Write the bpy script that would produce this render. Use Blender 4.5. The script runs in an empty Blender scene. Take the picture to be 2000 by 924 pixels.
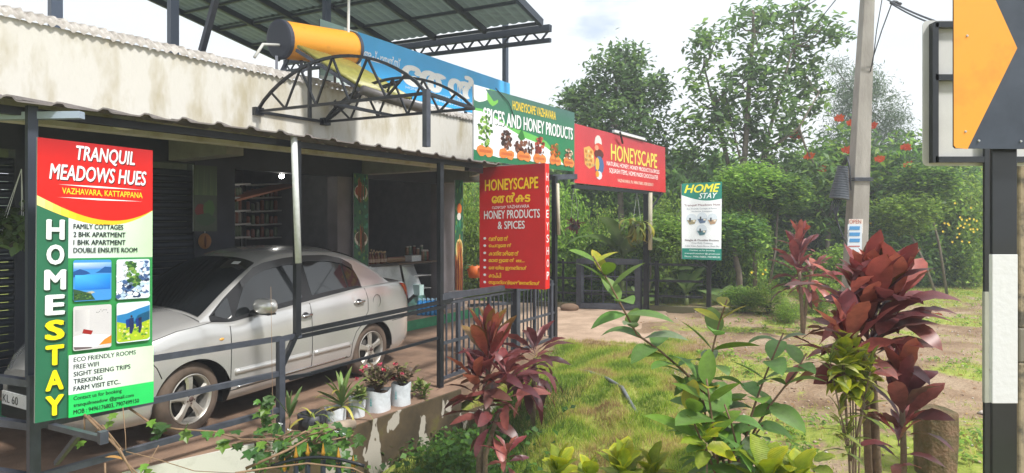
import bpy, bmesh, math, random
import numpy as np
from mathutils import Vector, Matrix
sc = bpy.context.scene
R = math.radians
# ------------------------------------------------------------------ camera, sky, sun, exposure
F, HX, HY, EYE = 1200.0, 1000.0, 430.0, 2.0
cd = bpy.data.cameras.new('camera'); cam = bpy.data.objects.new('camera', cd); sc.collection.objects.link(cam)
cam.location = (0, 0, EYE); cam.rotation_euler = (R(90), 0, 0)
cd.sensor_width = 36; cd.lens = 36 * F / 2000; cd.shift_y = -(462 - HY) / 2000
cd.clip_start = .05; cd.clip_end = 2000
sc.camera = cam
SUN_EL, SUN_AZ = 52, 128      # azimuth clockwise from +Y (the way the camera looks)
w = bpy.data.worlds.new('World'); sc.world = w; w.use_nodes = True
nt = w.node_tree; nt.nodes.clear()
wo = nt.nodes.new('ShaderNodeOutputWorld'); bg = nt.nodes.new('ShaderNodeBackground')
sky = nt.nodes.new('ShaderNodeTexSky'); sky.sky_type = 'NISHITA'; sky.sun_disc = False
sky.sun_elevation = R(SUN_EL); sky.sun_rotation = R(SUN_AZ)
tc = nt.nodes.new('ShaderNodeTexCoord'); mp = nt.nodes.new('ShaderNodeMapping'); mp.inputs['Scale'].default_value = (1, 1, 2.6)
no = nt.nodes.new('ShaderNodeTexNoise'); no.inputs['Scale'].default_value = 3.1; no.inputs['Detail'].default_value = 7; no.inputs['Roughness'].default_value = .55
cr = nt.nodes.new('ShaderNodeValToRGB'); cr.color_ramp.elements[0].position = .22; cr.color_ramp.elements[1].position = .37
no2 = nt.nodes.new('ShaderNodeTexNoise'); no2.inputs['Scale'].default_value = 2.0; no2.inputs['Detail'].default_value = 5
cr2 = nt.nodes.new('ShaderNodeValToRGB'); cr2.color_ramp.elements[0].color = (5.2, 5.7, 6.2, 1); cr2.color_ramp.elements[1].color = (6.0, 6.2, 6.35, 1)
cr2.color_ramp.elements[0].position = .35; cr2.color_ramp.elements[1].position = .6
mx = nt.nodes.new('ShaderNodeMix'); mx.data_type = 'RGBA'
for a, b in ((tc.outputs['Generated'], mp.inputs[0]), (mp.outputs[0], no.inputs[0]), (mp.outputs[0], no2.inputs[0]), (no.outputs[0], cr.inputs[0]),
             (no2.outputs[0], cr2.inputs[0]), (cr.outputs[0], mx.inputs[0]), (sky.outputs[0], mx.inputs[6]), (cr2.outputs[0], mx.inputs[7]),
             (mx.outputs[2], bg.inputs[0]), (bg.outputs[0], wo.inputs[0])): nt.links.new(a, b)
bg.inputs[1].default_value = .125
sd = bpy.data.lights.new('sun', 'SUN'); so = bpy.data.objects.new('sun', sd); sc.collection.objects.link(so)
sd.energy = 3.0; sd.angle = R(7); sd.color = (1, .97, .92)
sv = Vector((math.sin(R(SUN_AZ)) * math.cos(R(SUN_EL)), math.cos(R(SUN_AZ)) * math.cos(R(SUN_EL)), math.sin(R(SUN_EL))))
so.rotation_euler = sv.to_track_quat('Z', 'Y').to_euler(); so.location = (10, -10, 20)
sc.view_settings.view_transform = 'Standard'; sc.view_settings.look = 'None'
sc.view_settings.exposure = .66; sc.view_settings.gamma = 1
try:
    sc.cycles.max_bounces = 6; sc.cycles.diffuse_bounces = 3; sc.cycles.glossy_bounces = 3; sc.cycles.transmission_bounces = 4; sc.cycles.transparent_max_bounces = 12
except Exception: pass
rnd = random.Random(7); NR = np.random.default_rng(7)

# ------------------------------------------------------------------ helpers
def P(px, py, Y): return Vector(((px - HX) * Y / F, Y, EYE - (py - HY) * Y / F))
def G(px, py, z=0.0):
    Y = (EYE - z) * F / (py - HY); return Vector(((px - HX) * Y / F, Y, z))
def s2l(c):
    r = []
    for v in c[:3]:
        v /= 255.0; r.append(v / 12.92 if v <= .04045 else ((v + .055) / 1.055) ** 2.4)
    return (*r, 1.0)
MATS = {}
def mat(name, col, rough=.7, metal=0, var=.0, scale=6, bump=0, bscale=40, col2=None, spec=.5, attr=False, trans=0, coat=0, emit=None, rnd_=0, ramp=(.35, .65), stretch=None, alpha=None, vein=0):
    if name in MATS: return MATS[name]
    m = bpy.data.materials.new(name); m.use_nodes = True; MATS[name] = m
    n = m.node_tree.nodes; L = m.node_tree.links; bs = n['Principled BSDF']
    bs.inputs['Roughness'].default_value = rough; bs.inputs['Metallic'].default_value = metal
    bs.inputs['Specular IOR Level'].default_value = spec
    if coat: bs.inputs['Coat Weight'].default_value = coat; bs.inputs['Coat Roughness'].default_value = .06
    c = (*col[:3], 1); t = n.new('ShaderNodeTexCoord'); src = t.outputs['Object']
    if stretch:
        mm = n.new('ShaderNodeMapping'); mm.inputs['Scale'].default_value = stretch; L.new(src, mm.inputs[0]); src = mm.outputs[0]
    out = None
    if attr:
        a = n.new('ShaderNodeVertexColor'); a.layer_name = 'Col'; out = a.outputs[0]
    if col2 is not None or var:
        nz = n.new('ShaderNodeTexNoise'); nz.inputs['Scale'].default_value = scale; nz.inputs['Detail'].default_value = 6; nz.inputs['Roughness'].default_value = .62
        L.new(src, nz.inputs[0])
        rp = n.new('ShaderNodeValToRGB'); rp.color_ramp.elements[0].position = ramp[0]; rp.color_ramp.elements[1].position = ramp[1]
        L.new(nz.outputs[0], rp.inputs[0])
        if out is None:
            k = (1 - var)
            rp.color_ramp.elements[0].color = (*col2[:3], 1) if col2 is not None else (c[0] * k, c[1] * k, c[2] * k, 1)
            rp.color_ramp.elements[1].color = c; out = rp.outputs[0]
        else:
            k = 1 - var; rp.color_ramp.elements[0].color = (k, k, k, 1)
            mu = n.new('ShaderNodeMix'); mu.data_type = 'RGBA'; mu.blend_type = 'MULTIPLY'; mu.inputs[0].default_value = 1
            L.new(out, mu.inputs[6]); L.new(rp.outputs[0], mu.inputs[7]); out = mu.outputs[2]
    if rnd_:
        oi = n.new('ShaderNodeObjectInfo'); hs = n.new('ShaderNodeHueSaturation')
        mr = n.new('ShaderNodeMapRange'); mr.inputs[3].default_value = 1 - rnd_; mr.inputs[4].default_value = 1 + rnd_ * .8
        mh = n.new('ShaderNodeMapRange'); mh.inputs[3].default_value = .5 - rnd_ * .035; mh.inputs[4].default_value = .5 + rnd_ * .035
        L.new(oi.outputs['Random'], mr.inputs[0]); L.new(mr.outputs[0], hs.inputs['Value']); L.new(oi.outputs['Random'], mh.inputs[0]); L.new(mh.outputs[0], hs.inputs['Hue'])
        if out is None: hs.inputs['Color'].default_value = c
        else: L.new(out, hs.inputs['Color'])
        out = hs.outputs[0]
    if out is None: bs.inputs['Base Color'].default_value = c
    else: L.new(out, bs.inputs['Base Color'])
    if bump:
        nb = n.new('ShaderNodeTexNoise'); nb.inputs['Scale'].default_value = bscale; nb.inputs['Detail'].default_value = 5; L.new(src, nb.inputs[0])
        bp = n.new('ShaderNodeBump'); bp.inputs['Strength'].default_value = bump; bp.inputs['Distance'].default_value = .02
        L.new(nb.outputs[0], bp.inputs['Height']); L.new(bp.outputs[0], bs.inputs['Normal'])
    if vein:
        wv = n.new('ShaderNodeTexWave'); wv.bands_direction = 'X'; wv.inputs['Scale'].default_value = vein; wv.inputs['Distortion'].default_value = .6
        L.new(t.outputs['Object'], wv.inputs[0])
        bp = n.new('ShaderNodeBump'); bp.inputs['Strength'].default_value = .5; bp.inputs['Distance'].default_value = .004
        L.new(wv.outputs[0], bp.inputs['Height']); L.new(bp.outputs[0], bs.inputs['Normal'])
    if emit: bs.inputs['Emission Color'].default_value = (*emit[:3], 1); bs.inputs['Emission Strength'].default_value = emit[3]
    if alpha is not None: bs.inputs['Alpha'].default_value = alpha
    if trans:
        tr = n.new('ShaderNodeBsdfTranslucent'); ms = n.new('ShaderNodeMixShader'); ms.inputs[0].default_value = trans
        if out is None: tr.inputs[0].default_value = c
        else: L.new(out, tr.inputs[0])
        o = n['Material Output']; L.new(bs.outputs[0], ms.inputs[1]); L.new(tr.outputs[0], ms.inputs[2]); L.new(ms.outputs[0], o.inputs[0])
    return m
def tag(o, label=None, cat=None, group=None, kind=None):
    if label: o['label'] = label
    if cat: o['category'] = cat
    if group: o['group'] = group
    if kind: o['kind'] = kind
    return o
def thing(name, label, cat, loc=(0, 0, 0), group=None, rz=0):
    o = bpy.data.objects.new(name, None); sc.collection.objects.link(o); o.location = loc; o.rotation_euler = (0, 0, rz)
    o.empty_display_size = .1; o['_l'] = 1 if rz else 0
    return tag(o, label, cat, group)
def base_of(p):
    while p is not None:
        if p.type == 'EMPTY': return p
        if p.parent is None: return p
        p = p.parent
def rawmesh(name, V, Fc, m=None, col=None, smooth=False):
    V = np.asarray(V, dtype=np.float32).reshape(-1, 3)
    me = bpy.data.meshes.new(name)
    if isinstance(Fc, np.ndarray):
        nf, k = Fc.shape
        me.vertices.add(len(V)); me.vertices.foreach_set('co', V.ravel())
        me.loops.add(nf * k); me.loops.foreach_set('vertex_index', Fc.ravel().astype(np.int32))
        me.polygons.add(nf); me.polygons.foreach_set('loop_start', np.arange(0, nf * k, k, dtype=np.int32)); me.polygons.foreach_set('loop_total', np.full(nf, k, dtype=np.int32))
        me.update(calc_edges=True)
    else:
        me.from_pydata(V.tolist(), [], Fc)
    if col is not None:
        ca = me.color_attributes.new('Col', 'FLOAT_COLOR', 'POINT'); c = np.ones((len(V), 4), dtype=np.float32); c[:, :3] = np.asarray(col)[:, :3]
        ca.data.foreach_set('color', c.ravel())
    if smooth: me.polygons.foreach_set('use_smooth', np.ones(len(me.polygons), dtype=bool))
    if m: me.materials.append(m)
    me.update(); return me
class B:
    """collects boxes, bars, tubes and polygons in world coordinates"""
    def __init__(s): s.v = []; s.f = []; s.c = []; s.hascol = False
    def add(s, V, Fs, col=None):
        k = len(s.v); s.v.extend([tuple(p) for p in V]); s.f.extend([tuple(i + k for i in f) for f in Fs])
        if col is not None: s.hascol = True
        s.c.extend([col if col is not None else (1, 1, 1)] * len(V)); return s
    def obox(s, c, ax, ay, az, col=None):
        c, ax, ay, az = Vector(c), Vector(ax), Vector(ay), Vector(az)
        V = [c + i * ax + j * ay + k * az for k in (-1, 1) for j in (-1, 1) for i in (-1, 1)]
        return s.add(V, [(0, 2, 3, 1), (4, 5, 7, 6), (0, 1, 5, 4), (2, 6, 7, 3), (0, 4, 6, 2), (1, 3, 7, 5)], col)
    def box(s, x0, x1, y0, y1, z0, z1, col=None):
        return s.obox(((x0 + x1) / 2, (y0 + y1) / 2, (z0 + z1) / 2), ((x1 - x0) / 2, 0, 0), (0, (y1 - y0) / 2, 0), (0, 0, (z1 - z0) / 2), col)
    def bar(s, a, b, w, h=None, up=(0, 0, 1), col=None):
        a, b = Vector(a), Vector(b); d = (b - a); L = d.length; d.normalize(); h = h or w
        up = Vector(up)
        if abs(d.dot(up)) > .99: up = Vector((.81, -.58, 0))
        sd_ = d.cross(up).normalized(); u2 = sd_.cross(d).normalized()
        return s.obox((a + b) / 2, d * L / 2, sd_ * w / 2, u2 * h / 2, col)
    def tube(s, pts, r, n=8, cap=True, col=None):
        pts = [Vector(p) for p in pts]; rr = r if isinstance(r, (list, tuple)) else [r] * len(pts)
        V = []; ref = None
        for i, p in enumerate(pts):
            d = (pts[min(i + 1, len(pts) - 1)] - pts[max(i - 1, 0)]).normalized()
            if ref is None: ref = Vector((0, 0, 1)) if abs(d.z) < .9 else Vector((1, 0, 0))
            a = d.cross(ref).normalized(); b = a.cross(d).normalized(); ref = b
            V += [p + (a * math.cos(2 * math.pi * k / n) + b * math.sin(2 * math.pi * k / n)) * rr[i] for k in range(n)]
        Fs = []
        for i in range(len(pts) - 1):
            for k in range(n): Fs.append((i * n + k, i * n + (k + 1) % n, (i + 1) * n + (k + 1) % n, (i + 1) * n + k))
        if cap: Fs.append(tuple(range(n - 1, -1, -1))); Fs.append(tuple((len(pts) - 1) * n + k for k in range(n)))
        return s.add(V, Fs, col)
    def lathe(s, c, prof, n=20, axis=(0, 0, 1), col=None):
        """prof: list of (radius, height)"""
        c = Vector(c); ax = Vector(axis).normalized(); a = ax.orthogonal().normalized(); b = ax.cross(a)
        V = [c + ax * h + (a * math.cos(2 * math.pi * k / n) + b * math.sin(2 * math.pi * k / n)) * r for r, h in prof for k in range(n)]
        Fs = [(i * n + k, i * n + (k + 1) % n, (i + 1) * n + (k + 1) % n, (i + 1) * n + k) for i in range(len(prof) - 1) for k in range(n)]
        return s.add(V, Fs, col)
    def ell(s, c, r, n=12, m=8, col=None, ax=None):
        c = Vector(c); V = []
        for j in range(m + 1):
            th = math.pi * j / m
            for k in range(n):
                ph = 2 * math.pi * k / n; q = Vector((math.sin(th) * math.cos(ph) * r[0], math.sin(th) * math.sin(ph) * r[1], math.cos(th) * r[2]))
                V.append(c + (ax @ q if ax is not None else q))
        Fs = [(j * n + k, (j + 1) * n + k, (j + 1) * n + (k + 1) % n, j * n + (k + 1) % n) for j in range(m) for k in range(n)]
        return s.add(V, Fs, col)
    def build(s, name, m, parent=None, smooth=False, local=False, bevel=0, label=None, auto=0):
        off = Vector((0, 0, 0))
        if parent is not None and not local: off = base_of(parent).location
        V = [(p[0] - off[0], p[1] - off[1], p[2] - off[2]) for p in s.v]
        me = rawmesh(name, V, s.f, m, s.c if s.hascol else None, smooth)
        o = bpy.data.objects.new(name, me); sc.collection.objects.link(o); o.parent = parent
        if bevel:
            b = o.modifiers.new('bevel', 'BEVEL'); b.width = bevel; b.segments = 2; b.limit_method = 'ANGLE'
        if label: o['label'] = label
        return o
def link(name, me, parent=None, M=None):
    o = bpy.data.objects.new(name, me); sc.collection.objects.link(o); o.parent = parent
    if M is not None: o.matrix_local = M
    return o
def copy_tree(o, parent=None):
    c = o.copy(); sc.collection.objects.link(c)
    if parent is not None: c.parent = parent
    for ch in list(o.children): copy_tree(ch, c)
    return c
BOLD = {}
def text2d(s, off=0.0, shear=0.0):
    key = (s, off, shear)
    if key in BOLD: return BOLD[key]
    cu = bpy.data.curves.new('glyphs', 'FONT'); cu.body = s; cu.size = 1; cu.offset = off; cu.shear = shear; cu.resolution_u = 3
    o = bpy.data.objects.new('glyphs', cu); sc.collection.objects.link(o)
    dg = bpy.context.evaluated_depsgraph_get(); dg.update()
    me = bpy.data.meshes.new_from_object(o.evaluated_get(dg))
    V = np.zeros(len(me.vertices) * 3, dtype=np.float32); me.vertices.foreach_get('co', V); V = V.reshape(-1, 3)[:, :2]
    Fs = [tuple(p.vertices) for p in me.polygons]
    bpy.data.objects.remove(o); bpy.data.curves.remove(cu); bpy.data.meshes.remove(me)
    BOLD[key] = (V, Fs); return BOLD[key]

# ------------------------------------------------------------------ materials
STEEL = mat('grey_steel_paint', s2l((80, 84, 96)), .45, .2, var=.35, scale=9, bump=.05)
BLACKST = mat('black_steel_paint', (.018, .021, .028), .4, .2, var=.3, scale=12)
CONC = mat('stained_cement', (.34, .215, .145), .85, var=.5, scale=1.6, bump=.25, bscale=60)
PLASTER = mat('weathered_white_plaster', (.61, .59, .54), .85, col2=(.43, .385, .28), scale=2.4, ramp=(.33, .53), bump=.25, bscale=18, stretch=(1.6, 1.6, .55))
PRINT = mat('printed_vinyl', (1, 1, 1), .42, attr=True, spec=.4, var=.13, scale=2.2, ramp=(.3, .6), bump=.35, bscale=1.7)
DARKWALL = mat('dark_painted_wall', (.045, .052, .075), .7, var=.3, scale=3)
GREYWALL = mat('grey_painted_wall', (.19, .17, .18), .8, var=.2, scale=4)
ALU = mat('aluminium_edge', (.6, .62, .65), .4, .6)
WHITEPL = mat('white_plastic', (.75, .77, .78), .5, var=.15, scale=20)

# ------------------------------------------------------------------ ground
CT = np.array([(.75, 10.1, 0), (2.2, 9.6, 0), (3.2, 11.4, .02), (-.7, 6.9, -.55), (-1.3, 5.8, -.62), (-.25, 6.3, -.45), (-.3, 5, -.5), (-2, 4.6, -.5), (-1, 4, -.45),
    (.5, 7.6, .0), (1.15, 7.4, 0), (.75, 6, .02), (1.3, 5.1, .10), (.3, 5, -.28), (2, 5.8, .02), (2, 8, .0), (2.5, 4, .12), (1, 3.5, .0), (3.4, 5, .2), (4, 8, .16), (5, 12, .15),
    (7, 16, .2), (10, 20, .2), (0, 2, 0), (3, 2, .35), (6, 3, .4), (-3, 2, -.2), (-3.5, 3.5, -.3), (1, 12, -.02), (3, 14.5, -.1), (1, 15, -.2), (0, 20, -.9), (4, 20, -.6), (8, 22, .2), (-5, 22, -.6), (-3, 8, -.4), (-5, 10, -.4),
    (-1, 10, -.35), (-2, 14, -.3), (-.2, 8.6, -.3), (-9, 6, -.4), (12, 8, .4), (20, 20, .3), (12, 35, .5), (-12, 30, -.6), (0, 40, -.8), (0, -5, .3), (10, -5, .4), (-10, -5, .2), (3.2, 8.6, .05), (2.6, 13.2, -.03), (4.6, 10, .1)])
def gz(X, Y):
    X = np.asarray(X, dtype=float); Y = np.asarray(Y, dtype=float)
    d2 = (X[..., None] - CT[:, 0]) ** 2 + (Y[..., None] - CT[:, 1]) ** 2 + .02
    ww = d2 ** -1.6; z = (ww * CT[:, 2]).sum(-1) / ww.sum(-1)
    lawn = np.exp(-(((X - 1.3) / 1.1) ** 2 + ((Y - 6.3) / 1.7) ** 2) ** 2)
    z = z + lawn * (.065 * np.sin((X * .9 + Y * .45) * 7.5 + 1.4 * np.sin(X * 2.1 - Y * 2.7)) + .055 * np.sin(X * 9.3 - Y * 6.1 + 2 * np.sin(Y * 3.3)) * np.sin(Y * 8.1 + X * 3.7) + .018 * np.sin(X * 21 + 3 * np.sin(Y * 7)) * np.sin(Y * 19 + 2 * np.sin(X * 9)))
    return z + .012 * np.sin(X * 5.1) * np.cos(Y * 4.3)
def gzf(x, y): return float(gz(np.array([x]), np.array([y]))[0])
def grid_mesh(xs, ys, zoff=0):
    X, Y = np.meshgrid(xs, ys); Z = gz(X, Y) + zoff
    V = np.stack([X, Y, Z], -1).reshape(-1, 3); nx = len(xs); ny = len(ys)
    i = np.arange(nx * ny).reshape(ny, nx); Fq = np.stack([i[:-1, :-1], i[:-1, 1:], i[1:, 1:], i[1:, :-1]], -1).reshape(-1, 4)
    return V, Fq
xs = np.concatenate([np.linspace(-400, -12, 12)[:-1], np.linspace(-12, -2, 30)[:-1], np.linspace(-2, 5, 130)[:-1], np.linspace(5, 16, 50)[:-1], np.linspace(16, 400, 12)])
ys = np.concatenate([np.linspace(-60, 1.5, 10)[:-1], np.linspace(1.5, 13, 190)[:-1], np.linspace(13, 30, 50)[:-1], np.linspace(30, 900, 14)])
V, Fq = grid_mesh(xs, ys)
# grassiness per vertex (where the soil shows and where short grass covers it)
def sm(a, b, x): t = np.clip((x - a) / (b - a), 0, 1); return t * t * (3 - 2 * t)
def lawn_w(X, Y):
    a = sm(-.9, -.4, X) * (1 - sm(1.55, 2.05, X + .12 * np.sin(Y * 4) - .16 * (Y - 6))) * (1 - sm(8.9, 9.6, Y - .28 * X)) * sm(2.5, 3.5, Y)
    b = sm(7.5, 9.2, Y) * (1 - sm(9.6, 10.4, Y - .28 * X)) * sm(.5, .9, X) * (1 - sm(2.4, 3.2, X)) * .9
    return np.maximum(a, b)
GP = [(*G(px, py, .1)[:2], gr, ga) for px, py, gr, ga in ((1500, 640, .7, 1), (1560, 700, .5, .9), (1600, 620, .9, .9), (1880, 570, 2.2, .9), (1860, 860, .5, 1.2), (1900, 720, .5, 1), (1480, 720, .35, .8), (1600, 840, .35, .8), (1760, 575, 2, .8), (1840, 620, .8, .6), (1540, 880, .25, .8), (1900, 900, .4, 1.2), (1420, 690, .4, .9))]
def patch(X, Y):
    n = np.sin(X * 2.3 + 1.3 * np.sin(Y * 1.7)) * np.sin(Y * 1.9 + 1.1 * np.sin(X * 1.3)) + .5 * np.sin(X * 6.1 + Y * 3.7) * np.sin(Y * 5.3 - X * 2.9)
    edge = np.maximum(sm(17, 12.8, Y) * 0, sm(13.5, 16.5, Y))
    near = (1 - sm(4.0, 6.0, Y)) * .35
    for gx, gy, gr, ga in GP: edge = np.maximum(edge, ga * np.exp(-((X - gx) ** 2 + (Y - gy) ** 2) / gr ** 2) * (1 + .5 * np.sin(X * 7 + Y * 5)))
    return np.clip(.34 * n + .24 + .7 * edge + near * .6, 0, 1) * sm(1.6, 2.6, X)
gm = bpy.data.materials.new('soil_and_short_grass'); gm.use_nodes = True
n = gm.node_tree.nodes; L = gm.node_tree.links; bs = n['Principled BSDF']; bs.inputs['Roughness'].default_value = .95; bs.inputs['Specular IOR Level'].default_value = .15
vc = n.new('ShaderNodeVertexColor'); vc.layer_name = 'Col'; t = n.new('ShaderNodeTexCoord')
def noise(sc_, det=6, ro=.6):
    q = n.new('ShaderNodeTexNoise'); q.inputs['Scale'].default_value = sc_; q.inputs['Detail'].default_value = det; q.inputs['Roughness'].default_value = ro; L.new(t.outputs['Object'], q.inputs[0]); return q
def ramp(inp, *els):
    q = n.new('ShaderNodeValToRGB'); e = q.color_ramp.elements
    while len(e) < len(els): e.new(.5)
    for i, (p_, c_) in enumerate(els): e[i].position = p_; e[i].color = (*c_, 1)
    L.new(inp, q.inputs[0]); return q
d1 = ramp(noise(1.3).outputs[0], (.3, (.22, .14, .085)), (.5, (.37, .26, .17)), (.7, (.48, .37, .26)))
d2 = ramp(noise(38, 3).outputs[0], (.35, (.55, .55, .55)), (.6, (1, 1, 1)))
mu = n.new('ShaderNodeMix'); mu.data_type = 'RGBA'; mu.blend_type = 'MULTIPLY'; mu.inputs[0].default_value = .8
L.new(d1.outputs[0], mu.inputs[6]); L.new(d2.outputs[0], mu.inputs[7])
g1 = ramp(noise(9).outputs[0], (.3, (.15, .20, .04)), (.55, (.31, .36, .07)), (.75, (.46, .42, .17)))
ad = n.new('ShaderNodeMath'); ad.operation = 'ADD'; q = noise(7, 8, .7); sp = n.new('ShaderNodeSeparateColor'); L.new(vc.outputs[0], sp.inputs[0])
ms_ = n.new('ShaderNodeMath'); ms_.operation = 'SUBTRACT'; ms_.inputs[1].default_value = .5; L.new(q.outputs[0], ms_.inputs[0])
ml = n.new('ShaderNodeMath'); ml.operation = 'MULTIPLY'; ml.inputs[1].default_value = 1.5; L.new(ms_.outputs[0], ml.inputs[0])
L.new(sp.outputs[0], ad.inputs[0]); L.new(ml.outputs[0], ad.inputs[1])
fr = ramp(ad.outputs[0], (.38, (0, 0, 0)), (.62, (1, 1, 1)))
mg = n.new('ShaderNodeMix'); mg.data_type = 'RGBA'; L.new(fr.outputs[0], mg.inputs[0]); L.new(mu.outputs[2], mg.inputs[6]); L.new(g1.outputs[0], mg.inputs[7]); L.new(mg.outputs[2], bs.inputs['Base Color'])
bp = n.new('ShaderNodeBump'); bp.inputs['Strength'].default_value = .6; bp.inputs['Distance'].default_value = .03; L.new(noise(30, 8, .7).outputs[0], bp.inputs['Height']); L.new(bp.outputs[0], bs.inputs['Normal'])
gw = np.maximum(lawn_w(V[:, 0], V[:, 1]), patch(V[:, 0], V[:, 1])); gw = np.maximum(gw, (V[:, 1] > 15.5) * .9); gw = np.maximum(gw, (V[:, 0] < .2) * .9)
o = link('ground', rawmesh('ground', V, Fq, gm, np.repeat(gw[:, None], 3, 1), True)); tag(o, kind='structure')

# hillside far behind the trees
b = B(); hx = np.linspace(-160, 200, 40); hh = []
for x in hx:
    for y, zf in ((38, -1.2), (60, .35), (90, .8), (140, 1.0)): hh.append((x, y, -1 if zf < 0 else zf * (4.3 + 1.1 * math.sin(x * .045 + 1) + .6 * math.sin(x * .13))))
Fs = [(i * 4 + j, i * 4 + 4 + j, i * 4 + 5 + j, i * 4 + 1 + j) for i in range(39) for j in range(3)]
b.add(hh, Fs); o = b.build('hillside', mat('far_green_hill', (.07, .10, .05), .95, col2=(.035, .06, .03), scale=.25), smooth=True); tag(o, kind='structure')

# ------------------------------------------------------------------ parking floor and driveway
FE = [(-.62, 7.3), (-1.558, 5.955), (-2.37, 5.48), (-3.12, 4.86), (-3.45, 3.7), (-3.6, 2.6)]
def fac(Y): return .677 * Y - 9.747          # front line of the shops
def fas(Y): return .677 * Y - 7.10           # line of the roof fascia
UF = Vector((.677, 1, 0)).normalized(); NF = Vector((UF.y, -UF.x, 0))    # along the facade, out of the facade
def slab(name, pts, z0, z1, m, kind='structure', parent=None):
    b = B(); k = len(pts)
    b.add([(x, y, z1) for x, y in pts] + [(x, y, z0) for x, y in pts], [tuple(range(k)), tuple(range(2 * k - 1, k - 1, -1))] + [(i, i + k, (i + 1) % k + k, (i + 1) % k) for i in range(k)])
    o = b.build(name, m, parent)
    if kind and parent is None: tag(o, kind=kind)
    return o
floor_pts = [(-.62, 7.3), (.78, 10.45), (2.2, 9.75), (3.1, 11.4), (3.35, 14.3), (.2, 14.9), (-2.6, 16), (-9.5, 6.0), (-9, 2.6), (-3.6, 2.6), (-3.45, 3.7), (-3.12, 4.86), (-2.37, 5.48), (-1.558, 5.955)]
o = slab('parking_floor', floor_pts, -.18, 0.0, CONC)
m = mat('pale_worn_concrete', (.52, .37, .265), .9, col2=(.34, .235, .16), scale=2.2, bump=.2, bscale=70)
o = slab('driveway', [(.72, 10.2), (2.15, 9.6), (3.25, 11.2), (3.4, 14.25), (.1, 14.8), (-.75, 12.9), (-.3, 10.5)], -.1, .006, m)
slab('path', [(1.9, 9.4), (3.2, 9.2), (4.9, 10.6), (5.5, 12.4), (3.3, 13.2), (3.0, 11.2)], -.1, .012, mat('trodden_soil', (.38, .265, .175), .95, col2=(.25, .17, .10), scale=2.5, bump=.6, bscale=30))

# retaining wall below the floor edge
rw = thing('retaining_wall', 'low dark mossy wall with peeling white paint under the parking floor edge', 'wall', (-1.1, 6.5, -.8))
def wallseg(p, q, z0, z1, th, m, name):
    b = B(); p, q = Vector((*p, 0)), Vector((*q, 0)); d = (q - p).normalized(); nn = Vector((d.y, -d.x, 0)) 
    if nn.y > 0: nn = -nn
    c = (p + q) / 2 + nn * th * -.5; b.obox((c.x, c.y, (z0 + z1) / 2), d * (q - p).length / 2, nn * th / 2, (0, 0, (z1 - z0) / 2)); return b.build(name, m, rw)
MOSSW = bpy.data.materials.new('peeling_mossy_plaster'); MOSSW.use_nodes = True
n = MOSSW.node_tree.nodes; L = MOSSW.node_tree.links; bs = n['Principled BSDF']; bs.inputs['Roughness'].default_value = .9
t = n.new('ShaderNodeTexCoord'); base = ramp(noise(3).outputs[0], (.35, (.045, .032, .016)), (.6, (.10, .07, .035)), (.75, (.12, .115, .02)))
mpp = n.new('ShaderNodeMapping'); mpp.inputs['Scale'].default_value = (4.2, 4.2, 2.2); L.new(t.outputs['Object'], mpp.inputs[0]); qn = n.new('ShaderNodeTexNoise'); qn.inputs['Scale'].default_value = 1.25; qn.inputs['Detail'].default_value = 3; L.new(mpp.outputs[0], qn.inputs[0])
pk = ramp(qn.outputs[0], (.575, (0, 0, 0)), (.59, (1, 1, 1))); mg = n.new('ShaderNodeMix'); mg.data_type = 'RGBA'; L.new(pk.outputs[0], mg.inputs[0]); L.new(base.outputs[0], mg.inputs[6]); mg.inputs[7].default_value = (.42, .38, .32, 1); L.new(mg.outputs[2], bs.inputs['Base Color'])
wallseg((-.60, 7.27), (-1.56, 5.93), -1.1, -.004, .16, MOSSW, 'mossy_face')
wallseg((-1.56, 5.93), (-2.3, 5.50), -1.1, -.006, .14, MOSSW, 'mossy_face')
wallseg((-2.3, 5.49), (-3.2, 4.80), -1.1, -.002, .12, mat('white_wall_paint', (.62, .61, .55), .8, col2=(.36, .36, .30), scale=2.5, ramp=(.3, .5)), 'white_face')
b = B(); b.bar((-.60, 7.27, -.45), (.25, 7.75, -.3), .12, .3); b.build('end_block', MOSSW, rw)

# ------------------------------------------------------------------ building
bl = thing('shop_building', 'long single storey shop with stained white parapet and dark open shopfronts', 'building', (-5, 8, 0))
def onl(line, Y, z, off=0): v = Vector((line(Y), Y, z)); return v + NF * off
# parapet fascia
b = B(); a, c = onl(fas, 3.2, 3.17), onl(fas, 10.05, 3.17); b.obox((a + c) / 2 - NF * .08, (c - a) / 2, NF * .08, (0, 0, .40)); b.build('parapet', PLASTER, bl)
b = B(); a2 = c - NF * .16; e = onl(fac, 12.9, 3.2); b.obox((c + e) / 2 - UF * .05, (e - c) / 2, UF * .05, (0, 0, .36)); b.build('parapet', PLASTER, bl)
# terrace slab & canopy ceiling
slab('canopy_slab', [(fas(3.3) - .3, 3.3), (fas(10) - .2, 10.0), (fac(12.9), 12.95), (fac(12.9) - 4, 15.6), (-14, 8), (-9, 1)], 3.02, 3.18, mat('dark_ceiling', (.05, .058, .085), .8), parent=bl)
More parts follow.
